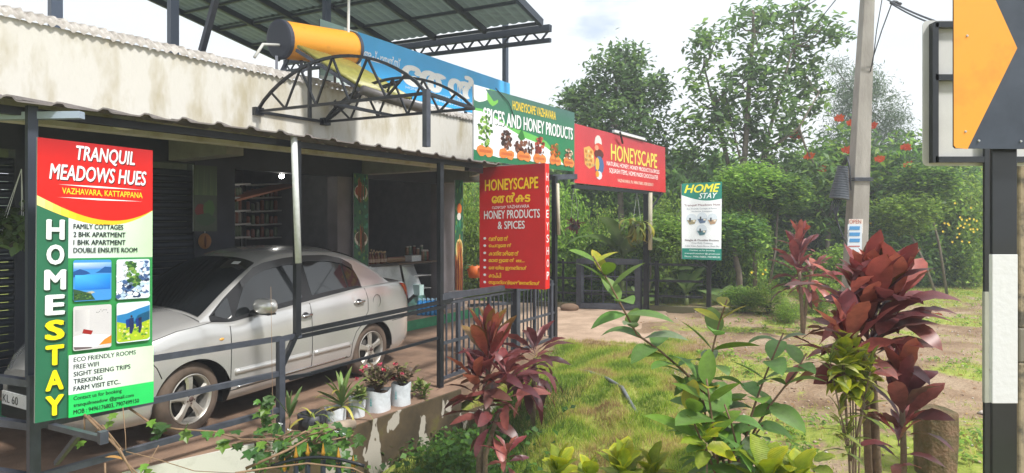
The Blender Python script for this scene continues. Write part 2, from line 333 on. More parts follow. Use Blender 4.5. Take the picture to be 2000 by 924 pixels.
# corrugated cap on the parapet: short overlapping sheets
CAP = mat('grey_cement_sheet', (.52, .49, .46), .85, col2=(.30, .27, .24), scale=9, ramp=(.35, .6), bump=.2)
L0, L1 = onl(fas, 3.2, 3.6), onl(fas, 10.1, 3.575); TL = (L1 - L0).length; capn = 26
for i in range(capn):
    s0, s1 = TL * i / capn, TL * (i + 1) / capn + .03; V = []; nseg = 20
    for k in range(nseg + 1):
        s_ = s0 + (s1 - s0) * k / nseg; wv = .016 * math.cos(s_ * 2 * math.pi / .075); lift = .014 * k / nseg
        base = L0 + (L1 - L0) * (s_ / TL)
        for d_, z_ in ((.035, -.035), (.03, .0), (-.03, .05), (-.45, .13)): V.append(base + NF * d_ + Vector((0, 0, z_ + wv + lift)))
    Fs = [(k * 4 + j, (k + 1) * 4 + j, (k + 1) * 4 + j + 1, k * 4 + j + 1) for k in range(nseg) for j in range(3)]
    b = B(); b.add(V, Fs); b.build('cap_sheet', CAP, bl, smooth=False)
# rear terrace wall strip seen right of the green board's left edge is hidden; dark wall under the ceiling line
WZ = 3.02
SLAT = mat('rolling_shutter_slats', (.035, .045, .065), .45, .4, var=.2, scale=20)
# shutter wall: real slats in two shutters
def shutter(y0, y1, z0=.2, z1=2.75, step=.085):
    nn = int((z1 - z0) / step); dat = None
    for k in range(nn):
        b = B(); z = z0 + (k + .5) * step; p, q = onl(fac, y0, z), onl(fac, y1, z)
        d = UF * ((q - p).length / 2); c = (p + q) / 2
        V = []
        for s_ in (-1, 1):
            for o_, zz in ((0, -.5), (.018, -.2), (.018, .15), (0, .44)): V.append(c + d * s_ + NF * o_ + Vector((0, 0, zz * step)))
        b.add(V, [(0, 4, 5, 1), (1, 5, 6, 2), (2, 6, 7, 3)]); b.build('slat', SLAT, bl)
for y0, y1 in ((5.2, 6.55), (6.68, 8.15)): shutter(y0, y1)
def facwall(y0, y1, z0, z1, m, name, th=.2, off=0):
    b = B(); p, q = onl(fac, y0, 0), onl(fac, y1, 0); c = (p + q) / 2 + NF * (off - th / 2)
    b.obox((c.x, c.y, (z0 + z1) / 2), (q - p) / 2, NF * th / 2, (0, 0, (z1 - z0) / 2)); return b.build(name, m, bl)
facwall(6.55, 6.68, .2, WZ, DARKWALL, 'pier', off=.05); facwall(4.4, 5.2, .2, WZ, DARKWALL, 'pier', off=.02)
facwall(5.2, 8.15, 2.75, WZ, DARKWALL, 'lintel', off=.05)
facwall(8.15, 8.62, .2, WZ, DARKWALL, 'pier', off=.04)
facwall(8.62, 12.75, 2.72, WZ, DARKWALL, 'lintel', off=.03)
facwall(10.1, 10.66, .2, 2.72, GREYWALL, 'pillar', off=.06, th=.25)
facwall(12.25, 12.8, .2, WZ, GREYWALL, 'pillar', off=.08, th=.3)
# plinth
b = B(); p, q = onl(fac, 4, 0), onl(fac, 13.05, 0); c = (p + q) / 2 - NF * .0
b.obox((c.x, c.y, .09), (q - p) / 2, NF * .32, (0, 0, .09)); b.build('plinth_face', mat('green_floor_paint', s2l((60, 150, 105)), .7, var=.25, scale=6), bl)
b = B(); b.obox((c.x, c.y, .195), (q - p) / 2, NF * .33, (0, 0, .014)); b.build('plinth_top', mat('plinth_cement', (.42, .30, .22), .8, var=.3, scale=4), bl)
# interior shell
def inner(y0, y1, depth, z0, z1, m, name='inner_wall'):
    p, q = onl(fac, y0, 0) - NF * depth, onl(fac, y1, 0) - NF * depth; b = B(); c = (p + q) / 2
    b.obox((c.x, c.y, (z0 + z1) / 2), (q - p) / 2, NF * .05, (0, 0, (z1 - z0) / 2)); b.build(name, m, bl)
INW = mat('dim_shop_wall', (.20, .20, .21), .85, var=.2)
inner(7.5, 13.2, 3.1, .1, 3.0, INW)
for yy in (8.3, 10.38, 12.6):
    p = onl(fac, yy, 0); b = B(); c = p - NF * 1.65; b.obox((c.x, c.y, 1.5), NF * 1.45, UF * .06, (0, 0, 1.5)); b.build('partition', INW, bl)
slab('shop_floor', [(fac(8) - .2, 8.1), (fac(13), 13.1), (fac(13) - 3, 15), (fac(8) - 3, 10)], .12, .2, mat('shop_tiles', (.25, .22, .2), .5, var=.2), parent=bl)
# cantilever beams below the ceiling
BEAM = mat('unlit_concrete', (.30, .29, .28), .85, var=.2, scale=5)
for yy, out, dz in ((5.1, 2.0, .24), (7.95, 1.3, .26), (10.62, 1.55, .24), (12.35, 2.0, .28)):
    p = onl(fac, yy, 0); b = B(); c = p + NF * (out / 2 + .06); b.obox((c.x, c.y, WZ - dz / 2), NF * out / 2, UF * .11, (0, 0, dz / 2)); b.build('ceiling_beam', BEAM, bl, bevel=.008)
# ceiling lamps and one glowing lamp reflection
def bulb(px, py, Y, label, emit, rx=.06, rz=.045, group=None):
    c = P(px, py, Y); t_ = thing('lamp', label, 'lamp', c, group)
    B().ell(c, (rx, rx, rz)).build('diffuser', mat('lit_diffuser' if emit else 'dusty_diffuser', (.85, .82, .72), .4, emit=(1, .98, .92, emit) if emit else None), t_, smooth=True)
    B().lathe(c + Vector((0, 0, rz * .6)), [(0.001, .06), (rx * .7, .05), (rx * .95, 0)], 16).build('fitting', WHITEPL, t_)
bulb(550, 344, 9.6, 'lit white bulb glowing inside the open shop behind the car', 45, .038, .036)
bulb(628, 391, 11.3, 'small glowing ball standing for a lamp reflection near the grey pillar', 45, .032, .04)  # added glowing ball for a lamp's reflection, no bulb hangs here
bulb(242, 243, 5.3, 'unlit oval ceiling lamp under the awning above the red homestay board', 0, .10, .05)

# ------------------------------------------------------------------ awning over the parking
aw = thing('corrugated_awning', 'brown corrugated sheet awning edge running below the white parapet', 'awning', (-2, 6, 2.7))
FL0, FL1 = Vector((-4.05, 3.42, 0)), Vector((.20, 7.95, 0)); ED = []
def fence(Y): return .812 * Y - 6.82
AWM = mat('awning_sheet', (.24, .21, .205), .7, .1, col2=(.15, .135, .13), scale=3)
ya, yb = 3.4, 8.05; n_sheet = 6
for i in range(n_sheet):
    V = []; nseg = 64; y0 = ya + (yb - ya) * i / n_sheet; y1 = ya + (yb - ya) * (i + 1) / n_sheet + .04
    for k in range(nseg + 1):
        Y = y0 + (y1 - y0) * k / nseg; s_ = (Y - ya) * 1.29; ph = (s_ % .28) / .28
        rib = .024 * min(1, max(0, (.14 - abs(ph - .5)) * 16)) - .006 * (i % 2)
        zt = np.interp(Y, [3.4, 6, 8.05], [2.815, 2.80, 2.735]); e0 = Vector((fence(Y) + .10, Y - .08, zt + rib)); Yf = 4.0 + (Y - 3.4) * 1.30; e1 = Vector((fas(Yf) - .02, Yf, float(np.interp(Y, [3.4, 5.0, 8.05], [2.965, 2.90, 2.86])) + rib))
        V += [e0 + Vector((0, 0, -.012)), e0, e1]
    Fs = [(k * 3 + j, (k + 1) * 3 + j, (k + 1) * 3 + 1 + j, k * 3 + 1 + j) for k in range(nseg) for j in (0, 1)]
    bb = B(); bb.add(V, Fs); bb.build('roof_sheet', AWM, aw)
for off, z in ((.12, 2.765), (.62, 2.83)):
    b = B(); b.bar((fence(3.5) - off * .7, 3.5 + off * .6, z + .01), (fence(8.0) - off * .7, 8.0 + off * .6, z - .06), .05, .06); b.build('purlin', BLACKST, aw)
def post(px, y1, y0, Y, w_, m, name, label, group=None, cat='post'):
    """vertical square post between image heights y1 (top) and y0 (bottom) at depth Y"""
    a, c = P(px, y1, Y), P(px, y0, Y); o_ = B().bar(c, a, w_).build(name, m); tag(o_, label, cat, group); return o_
AWG = 'steel posts holding the awning'
b = B(); c0 = Vector((fence(5.87), 5.87, 0)); b.bar((c0.x, c0.y, .90), (c0.x, c0.y, 2.76), .055); b.bar((c0.x, c0.y, .93), (fence(5.74), 5.74, .62), .045)
tag(b.build('awning_post', BLACKST), 'black awning post with a white pipe strapped to its front', 'post', AWG)
p7 = Vector((-.857, 7.34, 0))
tag(B().bar((p7.x, p7.y, -.0), (p7.x, p7.y, 2.69), .06).build('awning_post', BLACKST), 'black awning post standing on the wall end beside the flower bags', 'post', AWG)
pc = Vector((-3.34, 4.29, 0))
tag(B().bar((pc.x - .03, pc.y + .02, .86), (pc.x - .03, pc.y + .02, 2.80), .06).build('awning_post', mat('dark_blue_steel', (.05, .06, .085), .45, .2)), 'dark awning post at the fence corner beside the homestay board', 'post', AWG)
pipe = B(); pipe.tube([P(574, 266, 5.78), P(577, 360, 5.78), P(583, 514, 5.78)], .03, 12); tag(pipe.build('drain_pipe', WHITEPL, smooth=True), 'white plastic drain pipe strapped to the black post', 'pipe')
# thin blue beam top left
tag(B().bar((-4.6, 4.25, 2.70), (-3.05, 4.36, 2.745), .06, .05).build('roof_bar', mat('pale_blue_steel', (.35, .42, .52), .5)), 'pale blue steel bar under the awning at the top left corner', 'bar')
# end of the awning with white concrete bracket
tag(B().bar((-.60, 8.1, 2.70), (-.42, 8.42, 2.69), .06, .10).build('edge_beam', BLACKST), 'black beam end carrying the green spice board', 'beam')

# ------------------------------------------------------------------ green roof over the terrace
gr = thing('green_terrace_roof', 'large green translucent sheet roof on black steel frame above the terrace', 'roof', (-2, 10, 5.6))
A = Vector((.53, 11, 5.53)); Bp = Vector((-5.7, 15.05, 5.95)); D = Vector((-.5125, -1, .1617)); W2 = (Bp - A)
GRN = mat('green_translucent_sheet', (.11, .145, .125), .45, trans=.35, var=.3, scale=2, stretch=(1, 6, 1))
nu, nv = 6, 7; LD = 10.5
def rp(u, v): return A + W2 * u + D * (LD * v)
for i in range(nu):
    for j in range(nv):
        b = B(); V = []; ns = 18
        for k in range(ns + 1):
            u = (i + k / ns) / nu; zz = .022 if (k % 3) == 1 else 0
            for v in (j / nv, (j + 1) / nv + .006): V.append(rp(u, v) + Vector((0, 0, .05 + zz + .004 * (j % 2))))
        b.add(V, [(k * 2, k * 2 + 1, k * 2 + 3, k * 2 + 2) for k in range(ns)]); b.build('roof_panel', GRN, gr)
FR = mat('dark_roof_steel', (.03, .04, .06), .5, .2)
for i in range(nu + 1): B().bar(rp(i / nu, -.0), rp(i / nu, 1), .07, .13).build('rafter', FR, gr)
for j in range(nv * 2 + 1):
    B().bar(rp(0, j / nv / 2) - Vector((0, 0, .0)), rp(1, j / nv / 2), .05 if j % 2 else .06, .05).build('batten', FR, gr)
b = B(); e0, e1 = rp(-.01, -.02), rp(1.01, -.02)
b.bar(e0, e1, .10, .12); b.bar(e0 - Vector((0, 0, .22)), e1 - Vector((0, 0, .22)), .07, .07)
for k in range(18):
    q0 = e0.lerp(e1, k / 18); q1 = e0.lerp(e1, (k + .5) / 18) - Vector((0, 0, .22)); q2 = e0.lerp(e1, (k + 1) / 18); b.bar(q0, q1, .03); b.bar(q1, q2, .03)
b.build('edge_truss', FR, gr)
TG = 'steel posts on the terrace'
for px, y1, Y, lab in ((987, 42, 12.2, 'right-hand grey steel post holding the green roof corner'), (638, -60, 9.2, 'grey steel post behind the solar tank under the green roof'), (338, -90, 6.9, 'dark steel post above the parapet left of the slanting strut'), (108, -90, 5.6, 'dark steel post at the top left above the parapet')):
    top = P(px, y1, Y); o = B().bar((top.x, top.y, 3.1), top, .09).build('roof_post', mat('roof_post_steel', (.06, .08, .12), .4, .2)); tag(o, lab, 'post', TG)
o = B().bar(P(394, 100, 7.2), P(432, -40, 7.0), .06).build('roof_strut', STEEL); tag(o, 'slanting grey strut under the green roof above the parapet', 'strut')
o = B().tube([P(680, 85, 8.0), P(682, -60, 8.0)], .018, 8).build('vent_pipe', WHITEPL); tag(o, 'thin white pipe rising behind the orange solar tank', 'pipe')

# ------------------------------------------------------------------ signs
class Sign:
    def __init__(s, name, label, cat, l, r, corners, th=.02, step=.0003, edge=None, group=None, back=None):
        (x0, y0), (x1, y1) = l, r; d = Vector((x1 - x0, y1 - y0, 0)).normalized(); s.n = Vector((d.y, -d.x, 0)); s.step = step
        if s.n.y > 0: s.n = -s.n
        s.q = []
        for px, py in corners:      # TL TR BR BL
            ray = Vector(((px - HX) / F, 1, -(py - HY) / F)); o_ = Vector((0, 0, EYE)); k = (Vector((x0, y0, 0)) - o_).dot(s.n) / ray.dot(s.n); s.q.append(o_ + ray * k)
        s.c = sum(s.q, Vector()) / 4; s.t = thing(name, label, cat, (s.c.x, s.c.y, min(v.z for v in s.q)), group)
        b = B(); f = s.q; g = [v - s.n * th for v in f]; b.add(f + g, [(0, 3, 2, 1), (4, 5, 6, 7), (0, 1, 5, 4), (1, 2, 6, 5), (2, 3, 7, 6), (3, 0, 4, 7)])
        b.build('board', edge or ALU, s.t); s.b = B(); s.lay = 1
    dv = 0
    def m(s, u, v, k):
        v += s.dv
        a = s.q[0].lerp(s.q[1], u); c = s.q[3].lerp(s.q[2], u); return a.lerp(c, v) + s.n * (k * s.step)
    def poly(s, pts, col, up=True):
        if up: s.lay += 1
        cl = s2l(col) if not isinstance(col[0], (tuple, list)) else None; k = len(s.b.v)
        s.b.hascol = True
        for i, (u, v) in enumerate(pts): s.b.v.append(tuple(s.m(min(1, max(0, u)), min(1 - s.dv, max(-s.dv, v)), s.lay))); s.b.c.append(cl if cl else s2l(col[i]))
        s.b.f.append(tuple(range(k, k + len(pts))))
    def rect(s, u0, v0, u1, v1, col, up=True):
        if isinstance(col[0], (tuple, list)): col = [col[0], col[1], col[2] if len(col) > 2 else col[1], col[3] if len(col) > 3 else col[0]]
        s.poly([(u0, v0), (u1, v0), (u1, v1), (u0, v1)], col, up)
    def rrect(s, u0, v0, u1, v1, col, r=.02, ry=None):
        ry = ry or r; pts = []
        for cx, cy, a0 in ((u1 - r, v0 + ry, -90), (u1 - r, v1 - ry, 0), (u0 + r, v1 - ry, 90), (u0 + r, v0 + ry, 180)):
            for k in range(5): a = R(a0 + k * 22.5); pts.append((cx + r * math.cos(a), cy + ry * math.sin(a)))
        s.poly(pts, col)
    def oval(s, u, v, ru, rv, col, n=14, wob=0, up=True):
        s.poly([(u + ru * math.cos(2 * math.pi * k / n) * (1 + wob * rnd.uniform(-1, 1)), v + rv * math.sin(2 * math.pi * k / n) * (1 + wob * rnd.uniform(-1, 1))) for k in range(n)], col, up)
    def strip(s, top, bot, col):
        """area between two curves given as lists of (u, v) of equal length"""
        s.lay += 1; cl = s2l(col)
        for i in range(len(top) - 1):
            s.poly([top[i], top[i + 1], bot[i + 1], bot[i]], col, False)
    def text(s, txt, u0, v0, u1, v1, col, off=.012, shear=0, part='lettering', shadow=None, fit=True):
        V, Fs = text2d(txt, 0.0, shear); off *= .9
        if not len(V): return
        lo = V.min(0); hi = V.max(0); sz = hi - lo
        for rep in ((shadow,) if shadow else ()) + (None,):
            dx, dy, cc = (rep if rep else (0, 0, col)); s.lay += 1
            Q = [(u0 + dx + (p[0] - lo[0]) / sz[0] * (u1 - u0), v1 + dy - (p[1] - lo[1]) / sz[1] * (v1 - v0)) for p in V]
            b = B(); b.hascol = True; cl = s2l(cc); ex = off / sz[0] * (u1 - u0); ey = off / sz[1] * (v1 - v0) * .6
            for i, (gx_, gy_) in enumerate(((-ex, 0), (ex, 0), (0, -ey), (0, ey)) + (((-ex * .7, -ey * .7), (ex * .7, ey * .7), (-ex * .7, ey * .7), (ex * .7, -ey * .7)) if off > .035 else ()) if off > .008 else ((0, 0),)):
                k = len(b.v); b.v += [tuple(s.m(u + gx_, v + gy_, s.lay + i * .3)) for u, v in Q]; b.c += [cl] * len(Q); b.f += [tuple(q + k for q in f) for f in Fs]
            s.lay += .6; b.build(part, PRINT, s.t)
    def done(s): s.b.build('printed_face', PRINT, s.t); return s.t

# --- tall homestay board, near left
S = Sign('homestay_board', 'tall red and green homestay board reading TRANQUIL MEADOWS HUES at the fence corner', 'sign', (-3.1, 4.0), (-2.67, 4.56), [(73, 268), (298, 294), (297, 784), (68, 827)], step=.0003)
S.rect(0, 0, 1, 1, (44, 112, 82)); S.rect(.25, .0, 1, 1, (52, 150, 80))
cv = [(k / 16, .30 - .028 * k / 16 * 0 + .205 * 0) for k in range(17)]
def redc(u): return .203 + .082 * math.sin(min(1, u / .62) * math.pi / 2) - (.046 * ((u - .62) / .38) ** 2 if u > .62 else 0)
def yelc(u): return redc(u) + .033 * (1 - u) ** .8 + .001
S.rect(.25, .24, 1, .425, [(236, 240, 246), (200, 238, 190), (196, 236, 184), (232, 238, 244)])
S.strip([(k / 16, .0) for k in range(17)], [(k / 16, yelc(k / 16)) for k in range(17)], (250, 214, 40))
for k in range(16):   # printed gradient of the yellow edge from cream to gold
    S.poly([(k / 16, redc(k / 16) - .005), ((k + 1) / 16, redc((k + 1) / 16) - .005), ((k + 1) / 16, yelc((k + 1) / 16)), (k / 16, yelc(k / 16))], [(250, 240 - 5 * abs(4 - k) * 0 - min(40, k * 8), max(40, 150 - 25 * k))] * 4, k == 0)
S.strip([(k / 16, .0) for k in range(17)], [(k / 16, redc(k / 16)) for k in range(17)], (222, 26, 18))
S.rect(0, 0, 1, .10, [(176, 20, 24), (186, 26, 30), (222, 26, 18), (222, 26, 18)])  # darker red along the top: the awning's shade put into the print
SH = (.006, .004, (90, 10, 14))
S.text('TRANQUIL', .31, .014, .825, .075, (240, 240, 244), .03, .18, shadow=SH)
S.text('MEADOWS HUES', .095, .088, .935, .142, (240, 240, 244), .03, .18, shadow=SH)
for v in (.160, .206): S.poly([(.16, v), (.5, v - .003), (.9, v), (.5, v + .004)], (245, 240, 240))
S.text('VAZHAVARA, KATTAPPANA', .195, .171, .90, .196, (252, 224, 50), .014)
for k, t_ in enumerate(('FAMILY COTTAGES', '2 BHK APARTMENT', '1 BHK APARTMENT', 'DOUBLE ENSUITE ROOM')):
    S.text(t_, .29, .300 + k * .0290, (.72, .74, .74, .85)[k], .318 + k * .0290, (22, 40, 42), .030)
lx = .085
for k, ch in enumerate('HOMESTAY'):
    v0 = .289 + k * .0893; wd = .125 if ch != 'M' else .15
    S.text(ch, .145 - wd / 2, v0, .145 + wd / 2, v0 + .066, (244, 246, 248) if k < 4 else (252, 232, 20), .06, part='letter', shadow=(.008, .004, (20, 60, 40)))
# four photographs
S.rrect(.285, .432, .61, .583, (70, 150, 225), .02, .008)          # lake
S.dv = -.018
S.rect(.287, .46, .608, .485, [(210, 228, 245), (150, 195, 240), (60, 130, 215), (90, 150, 225)])
S.poly([(.286, .492), (.34, .483), (.39, .49), (.43, .50), (.37, .505), (.286, .513)], (36, 84, 150)); S.poly([(.609, .478), (.55, .476), (.50, .492), (.47, .498), (.609, .50)], (30, 90, 160), False)
S.rect(.30, .505, .60, .56, [(80, 190, 250), (30, 150, 235), (20, 110, 215), (28, 120, 215)])
S.poly([(.286, .555), (.33, .56), (.38, .567), (.43, .572), (.47, .598), (.287, .598)], (52, 88, 58)); S.poly([(.39, .569), (.44, .565), (.47, .57), (.43, .576)], (190, 190, 170), False)
for _ in range(26): S.oval(.30 + rnd.random() * .13, .572 + rnd.random() * .022, .012, .003, rnd.choice([(90, 140, 70), (40, 80, 60), (120, 160, 80)]), 6, .3, False)
S.lay += 1
S.dv = 0
S.rrect(.655, .432, .965, .585, (225, 235, 246), .02, .008)       # waterfall
S.lay += 1; S.dv = -.016
for _ in range(240):
    u = .665 + rnd.random() * .29; v = .458 + rnd.random() * .135
    dia = (u - .665) / .29 * .9 + (v - .458) / .135 * .6
    c_ = rnd.choice([(86, 140, 60), (50, 90, 50), (130, 165, 80)]) if abs((u - .80) - (v - .50) * .8) < .05 and v < .55 else rnd.choice([(70, 100, 150), (40, 60, 100), (190, 215, 245), (240, 245, 250)]) if v > .53 or u > .86 else (232, 238, 248)
    if .675 < u < .945: S.oval(u, v, .024, .0075, c_, 7, .4, False)
    if _ % 30 == 0: S.lay += 1
S.dv = 0
S.rrect(.285, .600, .61, .762, (212, 208, 212), .02, .008)       # bedroom
S.dv = -.018
S.rect(.30, .632, .42, .71, [(196, 192, 196), (222, 218, 220), (222, 218, 222), (198, 194, 198)]); S.poly([(.286, .728), (.37, .722), (.47, .726), (.609, .735), (.609, .765), (.45, .775), (.287, .768)], (232, 230, 238))
S.poly([(.37, .703), (.45, .712), (.435, .726), (.36, .718)], (160, 36, 34)); S.poly([(.50, .768), (.55, .748), (.609, .735), (.609, .765)], (226, 140, 44), False); S.poly([(.288, .765), (.45, .772), (.43, .776), (.30, .776)], (110, 96, 100), False)
for k in range(9): S.oval(.48 + k * .012, .645 - .003 * (k % 4) + .004 * math.sin(k), .004, .0016, (90, 90, 96), 5, 0, False)
S.dv = 0
S.rrect(.655, .598, .965, .752, (226, 236, 246), .02, .008)      # hikers
S.dv = -.015
S.poly([(.657, .66), (.75, .655), (.85, .64), (.963, .628), (.963, .69), (.657, .70)], (44, 130, 190)); S.poly([(.85, .665), (.963, .65), (.963, .70), (.80, .70)], (40, 110, 150), False)
S.poly([(.657, .685), (.75, .695), (.85, .70), (.963, .685), (.963, .755), (.94, .762), (.68, .764), (.657, .758)], (170, 196, 40)); S.lay += 1
for _ in range(60): S.oval(.668 + rnd.random() * .28, .695 + rnd.random() * .06, .014, .004, rnd.choice([(90, 150, 50), (210, 214, 60), (140, 180, 60), (230, 228, 160)]), 7, .4, False)
for cx, w_ in ((.79, .02), (.87, .015)):
    S.lay += 1; S.oval(cx, .668 if cx < .8 else .682, .010, .005, (60, 44, 40), 8, 0, False)
    S.poly([(cx - w_, .675), (cx + w_, .673), (cx + w_ * 1.2, .712), (cx + w_ * .2, .735), (cx - w_ * .9, .733)], (34, 48, 92), False); S.poly([(cx - w_ * 2.6, .68), (cx - w_, .676), (cx - w_ * .9, .708), (cx - w_ * 2.4, .712)], (24, 56, 130), False)
S.dv = 0
S.rect(.25, .775, 1, .918, [(240, 242, 246), (206, 240, 196), (212, 240, 200), (236, 240, 246)])
for k, t_ in enumerate(('ECO FRIENDLY ROOMS', 'FREE WIFI', 'SIGHT SEEING TRIPS', 'TREKKING', 'FARM VISIT ETC..')):
    S.text(t_, .29, .785 + k * .0262, (.83, .50, .78, .53, .69)[k], .8015 + k * .0262, (22, 40, 46), .028)
S.rect(.25, .918, 1, 1, (44, 212, 104))
for k, t_ in enumerate(('Contact us for booking', 'tranquilmeadow @gmail.com', 'MOB : 9496176803, 7907499150')):
    S.text(t_, .29, .926 + k * .0245, (.70, .81, .86)[k], .944 + k * .0245, (12, 34, 30), .030)
S.done()

# --- green spice board
ul = (-.527, 8.33); ur = (1.108, 10.9)
S = Sign('spice_board', 'green and white board reading SPICES AND HONEY PRODUCTS at the awning end', 'sign', ul, ur, [(925, 165), (1122, 220), (1122, 335), (925, 312)], step=.0003)
S.rect(0, 0, 1, 1, (40, 128, 84)); S.rect(0, 0, 1, .4, [(70, 112, 100), (72, 110, 104), (44, 122, 86), (52, 118, 88)])
tp = [(0, .34), (.06, .335), (.12, .35), (.2, .41), (.3, .50), (.42, .58), (.55, .62), (.66, .67), (.76, .76), (.86, .90), (.93, 1)]
S.strip([(u, v - .035 - (.06 if .3 < u < .7 else 0)) for u, v in tp], [(u, 1) for u, v in tp], (108, 190, 90)); S.strip(tp, [(u, 1) for u, v in tp], (238, 242, 246))
S.strip([(0, .86), (.2, .93), (.4, .90), (.6, .94), (.8, .9), (1, .96)], [(0, 1), (.2, 1), (.4, 1), (.6, 1), (.8, 1), (1, 1)], (32, 116, 74))
S.oval(.04, .05, .09, .16, (236, 240, 240), 16, .05); S.oval(.15, .10, .05, .12, (120, 190, 80), 12, .1); S.poly([(.09, .02), (.2, .0), (.3, .0), (.16, .16)], (70, 112, 100))
S.text('HONEYSCAPE VAZHAVARA', .325, .075, .77, .205, (240, 204, 40), .02)
S.text('SPICES AND HONEY PRODUCTS', .075, .275, .975, .47, (246, 248, 250), .03, shadow=(.004, .012, (20, 70, 50)))
def jumble(u, v, ru, rv, cols, n_=50, sz=.012):
    S.lay += 1
    for k in range(n_):
        a = rnd.random() * 6.28; q = math.sqrt(rnd.random()); S.oval(u + ru * q * math.cos(a), v + rv * q * math.sin(a), sz * rnd.uniform(.6, 1.3), sz * 2.2 * rnd.uniform(.6, 1.3), rnd.choice(cols), 6, .35, False)
        if k % 17 == 16: S.lay += 1
items = [(.09, .60, .055, .22, [(90, 140, 50), (140, 180, 80), (60, 100, 40)]), (.27, .66, .045, .13, [(70, 44, 34), (110, 70, 50), (50, 34, 30)]), (.43, .74, .09, .12, [(90, 50, 36), (130, 80, 54), (60, 34, 26)]),
         (.59, .70, .05, .17, [(150, 50, 30), (110, 34, 24), (190, 90, 60)]), (.76, .74, .05, .15, [(210, 110, 30), (150, 70, 30), (90, 110, 40)]), (.92, .78, .055, .15, [(210, 190, 160), (110, 70, 50), (240, 230, 210), (150, 90, 60)])]
for u, v, ru, rv, cc in items:
    if u == .43: S.poly([(.41, .46), (.44, .60), (.40, .64), (.37, .58)], (50, 120, 50))
    jumble(u, v, ru, rv, cc); S.oval(u - .03, .86 + .0 * u, .038, .075, (222, 130, 60), 10, .12); S.oval(u + .03, .87, .038, .07, (226, 140, 70), 10, .12, False); S.lay += 1
    S.rect(u - .05, .845, u + .05, .885, (196, 104, 50))
sp_t = S.done()
# black wire on the board
B().tube([S.m(.17, -.03, 40), S.m(.28, .12, 60), S.m(.33, .30, 40)], .006, 6).build('wire', BLACKST, sp_t)

# --- red HONEYSCAPE board
S = Sign('honey_board', 'wide red board reading HONEYSCAPE above the driveway entrance', 'sign', (1.12, 10.95), (3.53, 14.1), [(1122, 241), (1299, 288), (1300, 376), (1122, 357)], step=.0003)
S.rect(0, 0, 1, 1, [(190, 62, 70), (186, 60, 70), (214, 50, 54), (212, 54, 58)])
S.text('HONEYSCAPE', .345, .20, .885, .50, (240, 214, 90), .025, shadow=(.005, .01, (120, 20, 20)))
S.text('NATURAL HONEY, HONEY PRODUCTS & SPICES', .30, .535, .915, .625, (246, 240, 236), .018)
S.text('SQUASH ITEMS, HOME MADE CHOCOLATES', .325, .655, .895, .755, (246, 240, 236), .018)
S.text('VAZHAVARA, Ph: 9496176803, 8281203013', .41, .835, .83, .905, (246, 220, 200), .016)
S.poly([(.08, .38), (.13, .33), (.17, .40), (.18, .66), (.13, .73), (.09, .66)], (222, 170, 90))
for a_ in range(4):
    for c_ in range(3): S.oval(.10 + .024 * c_ + .012 * (a_ % 2), .43 + .075 * a_, .010, .032, (236, 214, 150) if (a_ + c_) % 2 else (200, 120, 50), 6, 0, False)
S.oval(.215, .24, .035, .14, (214, 208, 204), 10); S.oval(.22, .36, .05, .12, (206, 70, 50), 12); S.oval(.222, .44, .045, .09, (90, 34, 26), 12); S.oval(.20, .33, .018, .05, (230, 150, 120), 8)
S.oval(.225, .64, .045, .17, (70, 104, 150), 10); S.oval(.205, .62, .02, .12, (230, 176, 60), 8); S.oval(.222, .82, .03, .08, (216, 214, 220), 8); S.oval(.205, .80, .018, .06, (220, 150, 40), 8)
hb = S.done()
# lamp trough on top of it and frame behind
lt = thing('sign_floodlight', 'black lamp trough on top of the red honey board', 'lamp', P(1215, 262, 12.4)); d_ = Vector((2.41, 3.15, 0)).normalized()
a = P(1195, 256, 12.15); c = P(1255, 272, 13.2); B().bar(a, c, .16, .07).build('housing', BLACKST, lt); B().bar(a + Vector((.02, -.06, -.01)), c + Vector((.02, -.06, -.01)), .06, .05).build('reflector', WHITEPL, lt)
B().tube([P(1216, 280, 12.3), P(1211, 258, 12.1)], .02, 6).build('bracket', BLACKST, lt)

b = B(); b.bar(S.m(.0, 1.06, -130), S.m(.97, 1.03, -130), .05, .07); b.build('support_bar', BLACKST, hb)
o = B().bar(P(1124, 345, 11.0), P(1076, 346, 10.4), .08, .09).build('roller_bar', STEEL); tag(o, 'grey bar joining the green spice board and the red honey board', 'bar')

# --- box sign with side face
fl = (-.475, 8.9); frr = (.452, 8.48)
S = Sign('shop_sign_box', 'upright red box sign reading HONEYSCAPE with white bullet list on the railing', 'sign', fl, frr, [(936.5, 328), (1064, 318.5), (1065, 565.5), (936.8, 561.5)], th=.17, step=.0003, edge=mat('red_sign_steel', s2l((206, 30, 34)), .4))
S.rect(0, 0, 1, 1, (206, 24, 28));
S.rect(.0, .0, 1, .22, [(168, 24, 34), (160, 26, 40), (204, 24, 28), (204, 24, 28)])  # duller red at the top is shade from above, painted into the face
YL = (252, 206, 40); SHD = (.006, .004, (110, 10, 14))
S.text('HONEYSCAPE', .09, .105, .90, .195, YL, .035, shadow=SHD)
S.text('േതൻകട', .20, .222, .78, .30, YL, .055)
S.text('വാഴവര VAZHAVARA', .20, .322, .77, .348, (240, 236, 236), .01)
S.text('HONEY PRODUCTS', .075, .362, .925, .43, (240, 240, 242), .022)
S.text('& SPICES', .29, .452, .70, .515, (240, 240, 242), .022)
for k, (t_, wd) in enumerate((('വൻേതൻ', .30), ('െചറുേതൻ', .35), ('കാന്താരിേതൻ', .46), ('മാതളേതൻ etc...', .55), ('േതയില ഇനങ്ങൾ', .58), ('കാപ്പി', .19), ('സുഗന്ധവ്യഞ്ജനങ്ങൾ', .77))):
    v = .572 + k * .0605; S.oval(.085, v + .018, .022, .0105, (240, 240, 242), 12); S.text(t_, .15, v, .15 + wd, v + .04, YL, .036)
bt = S.done()
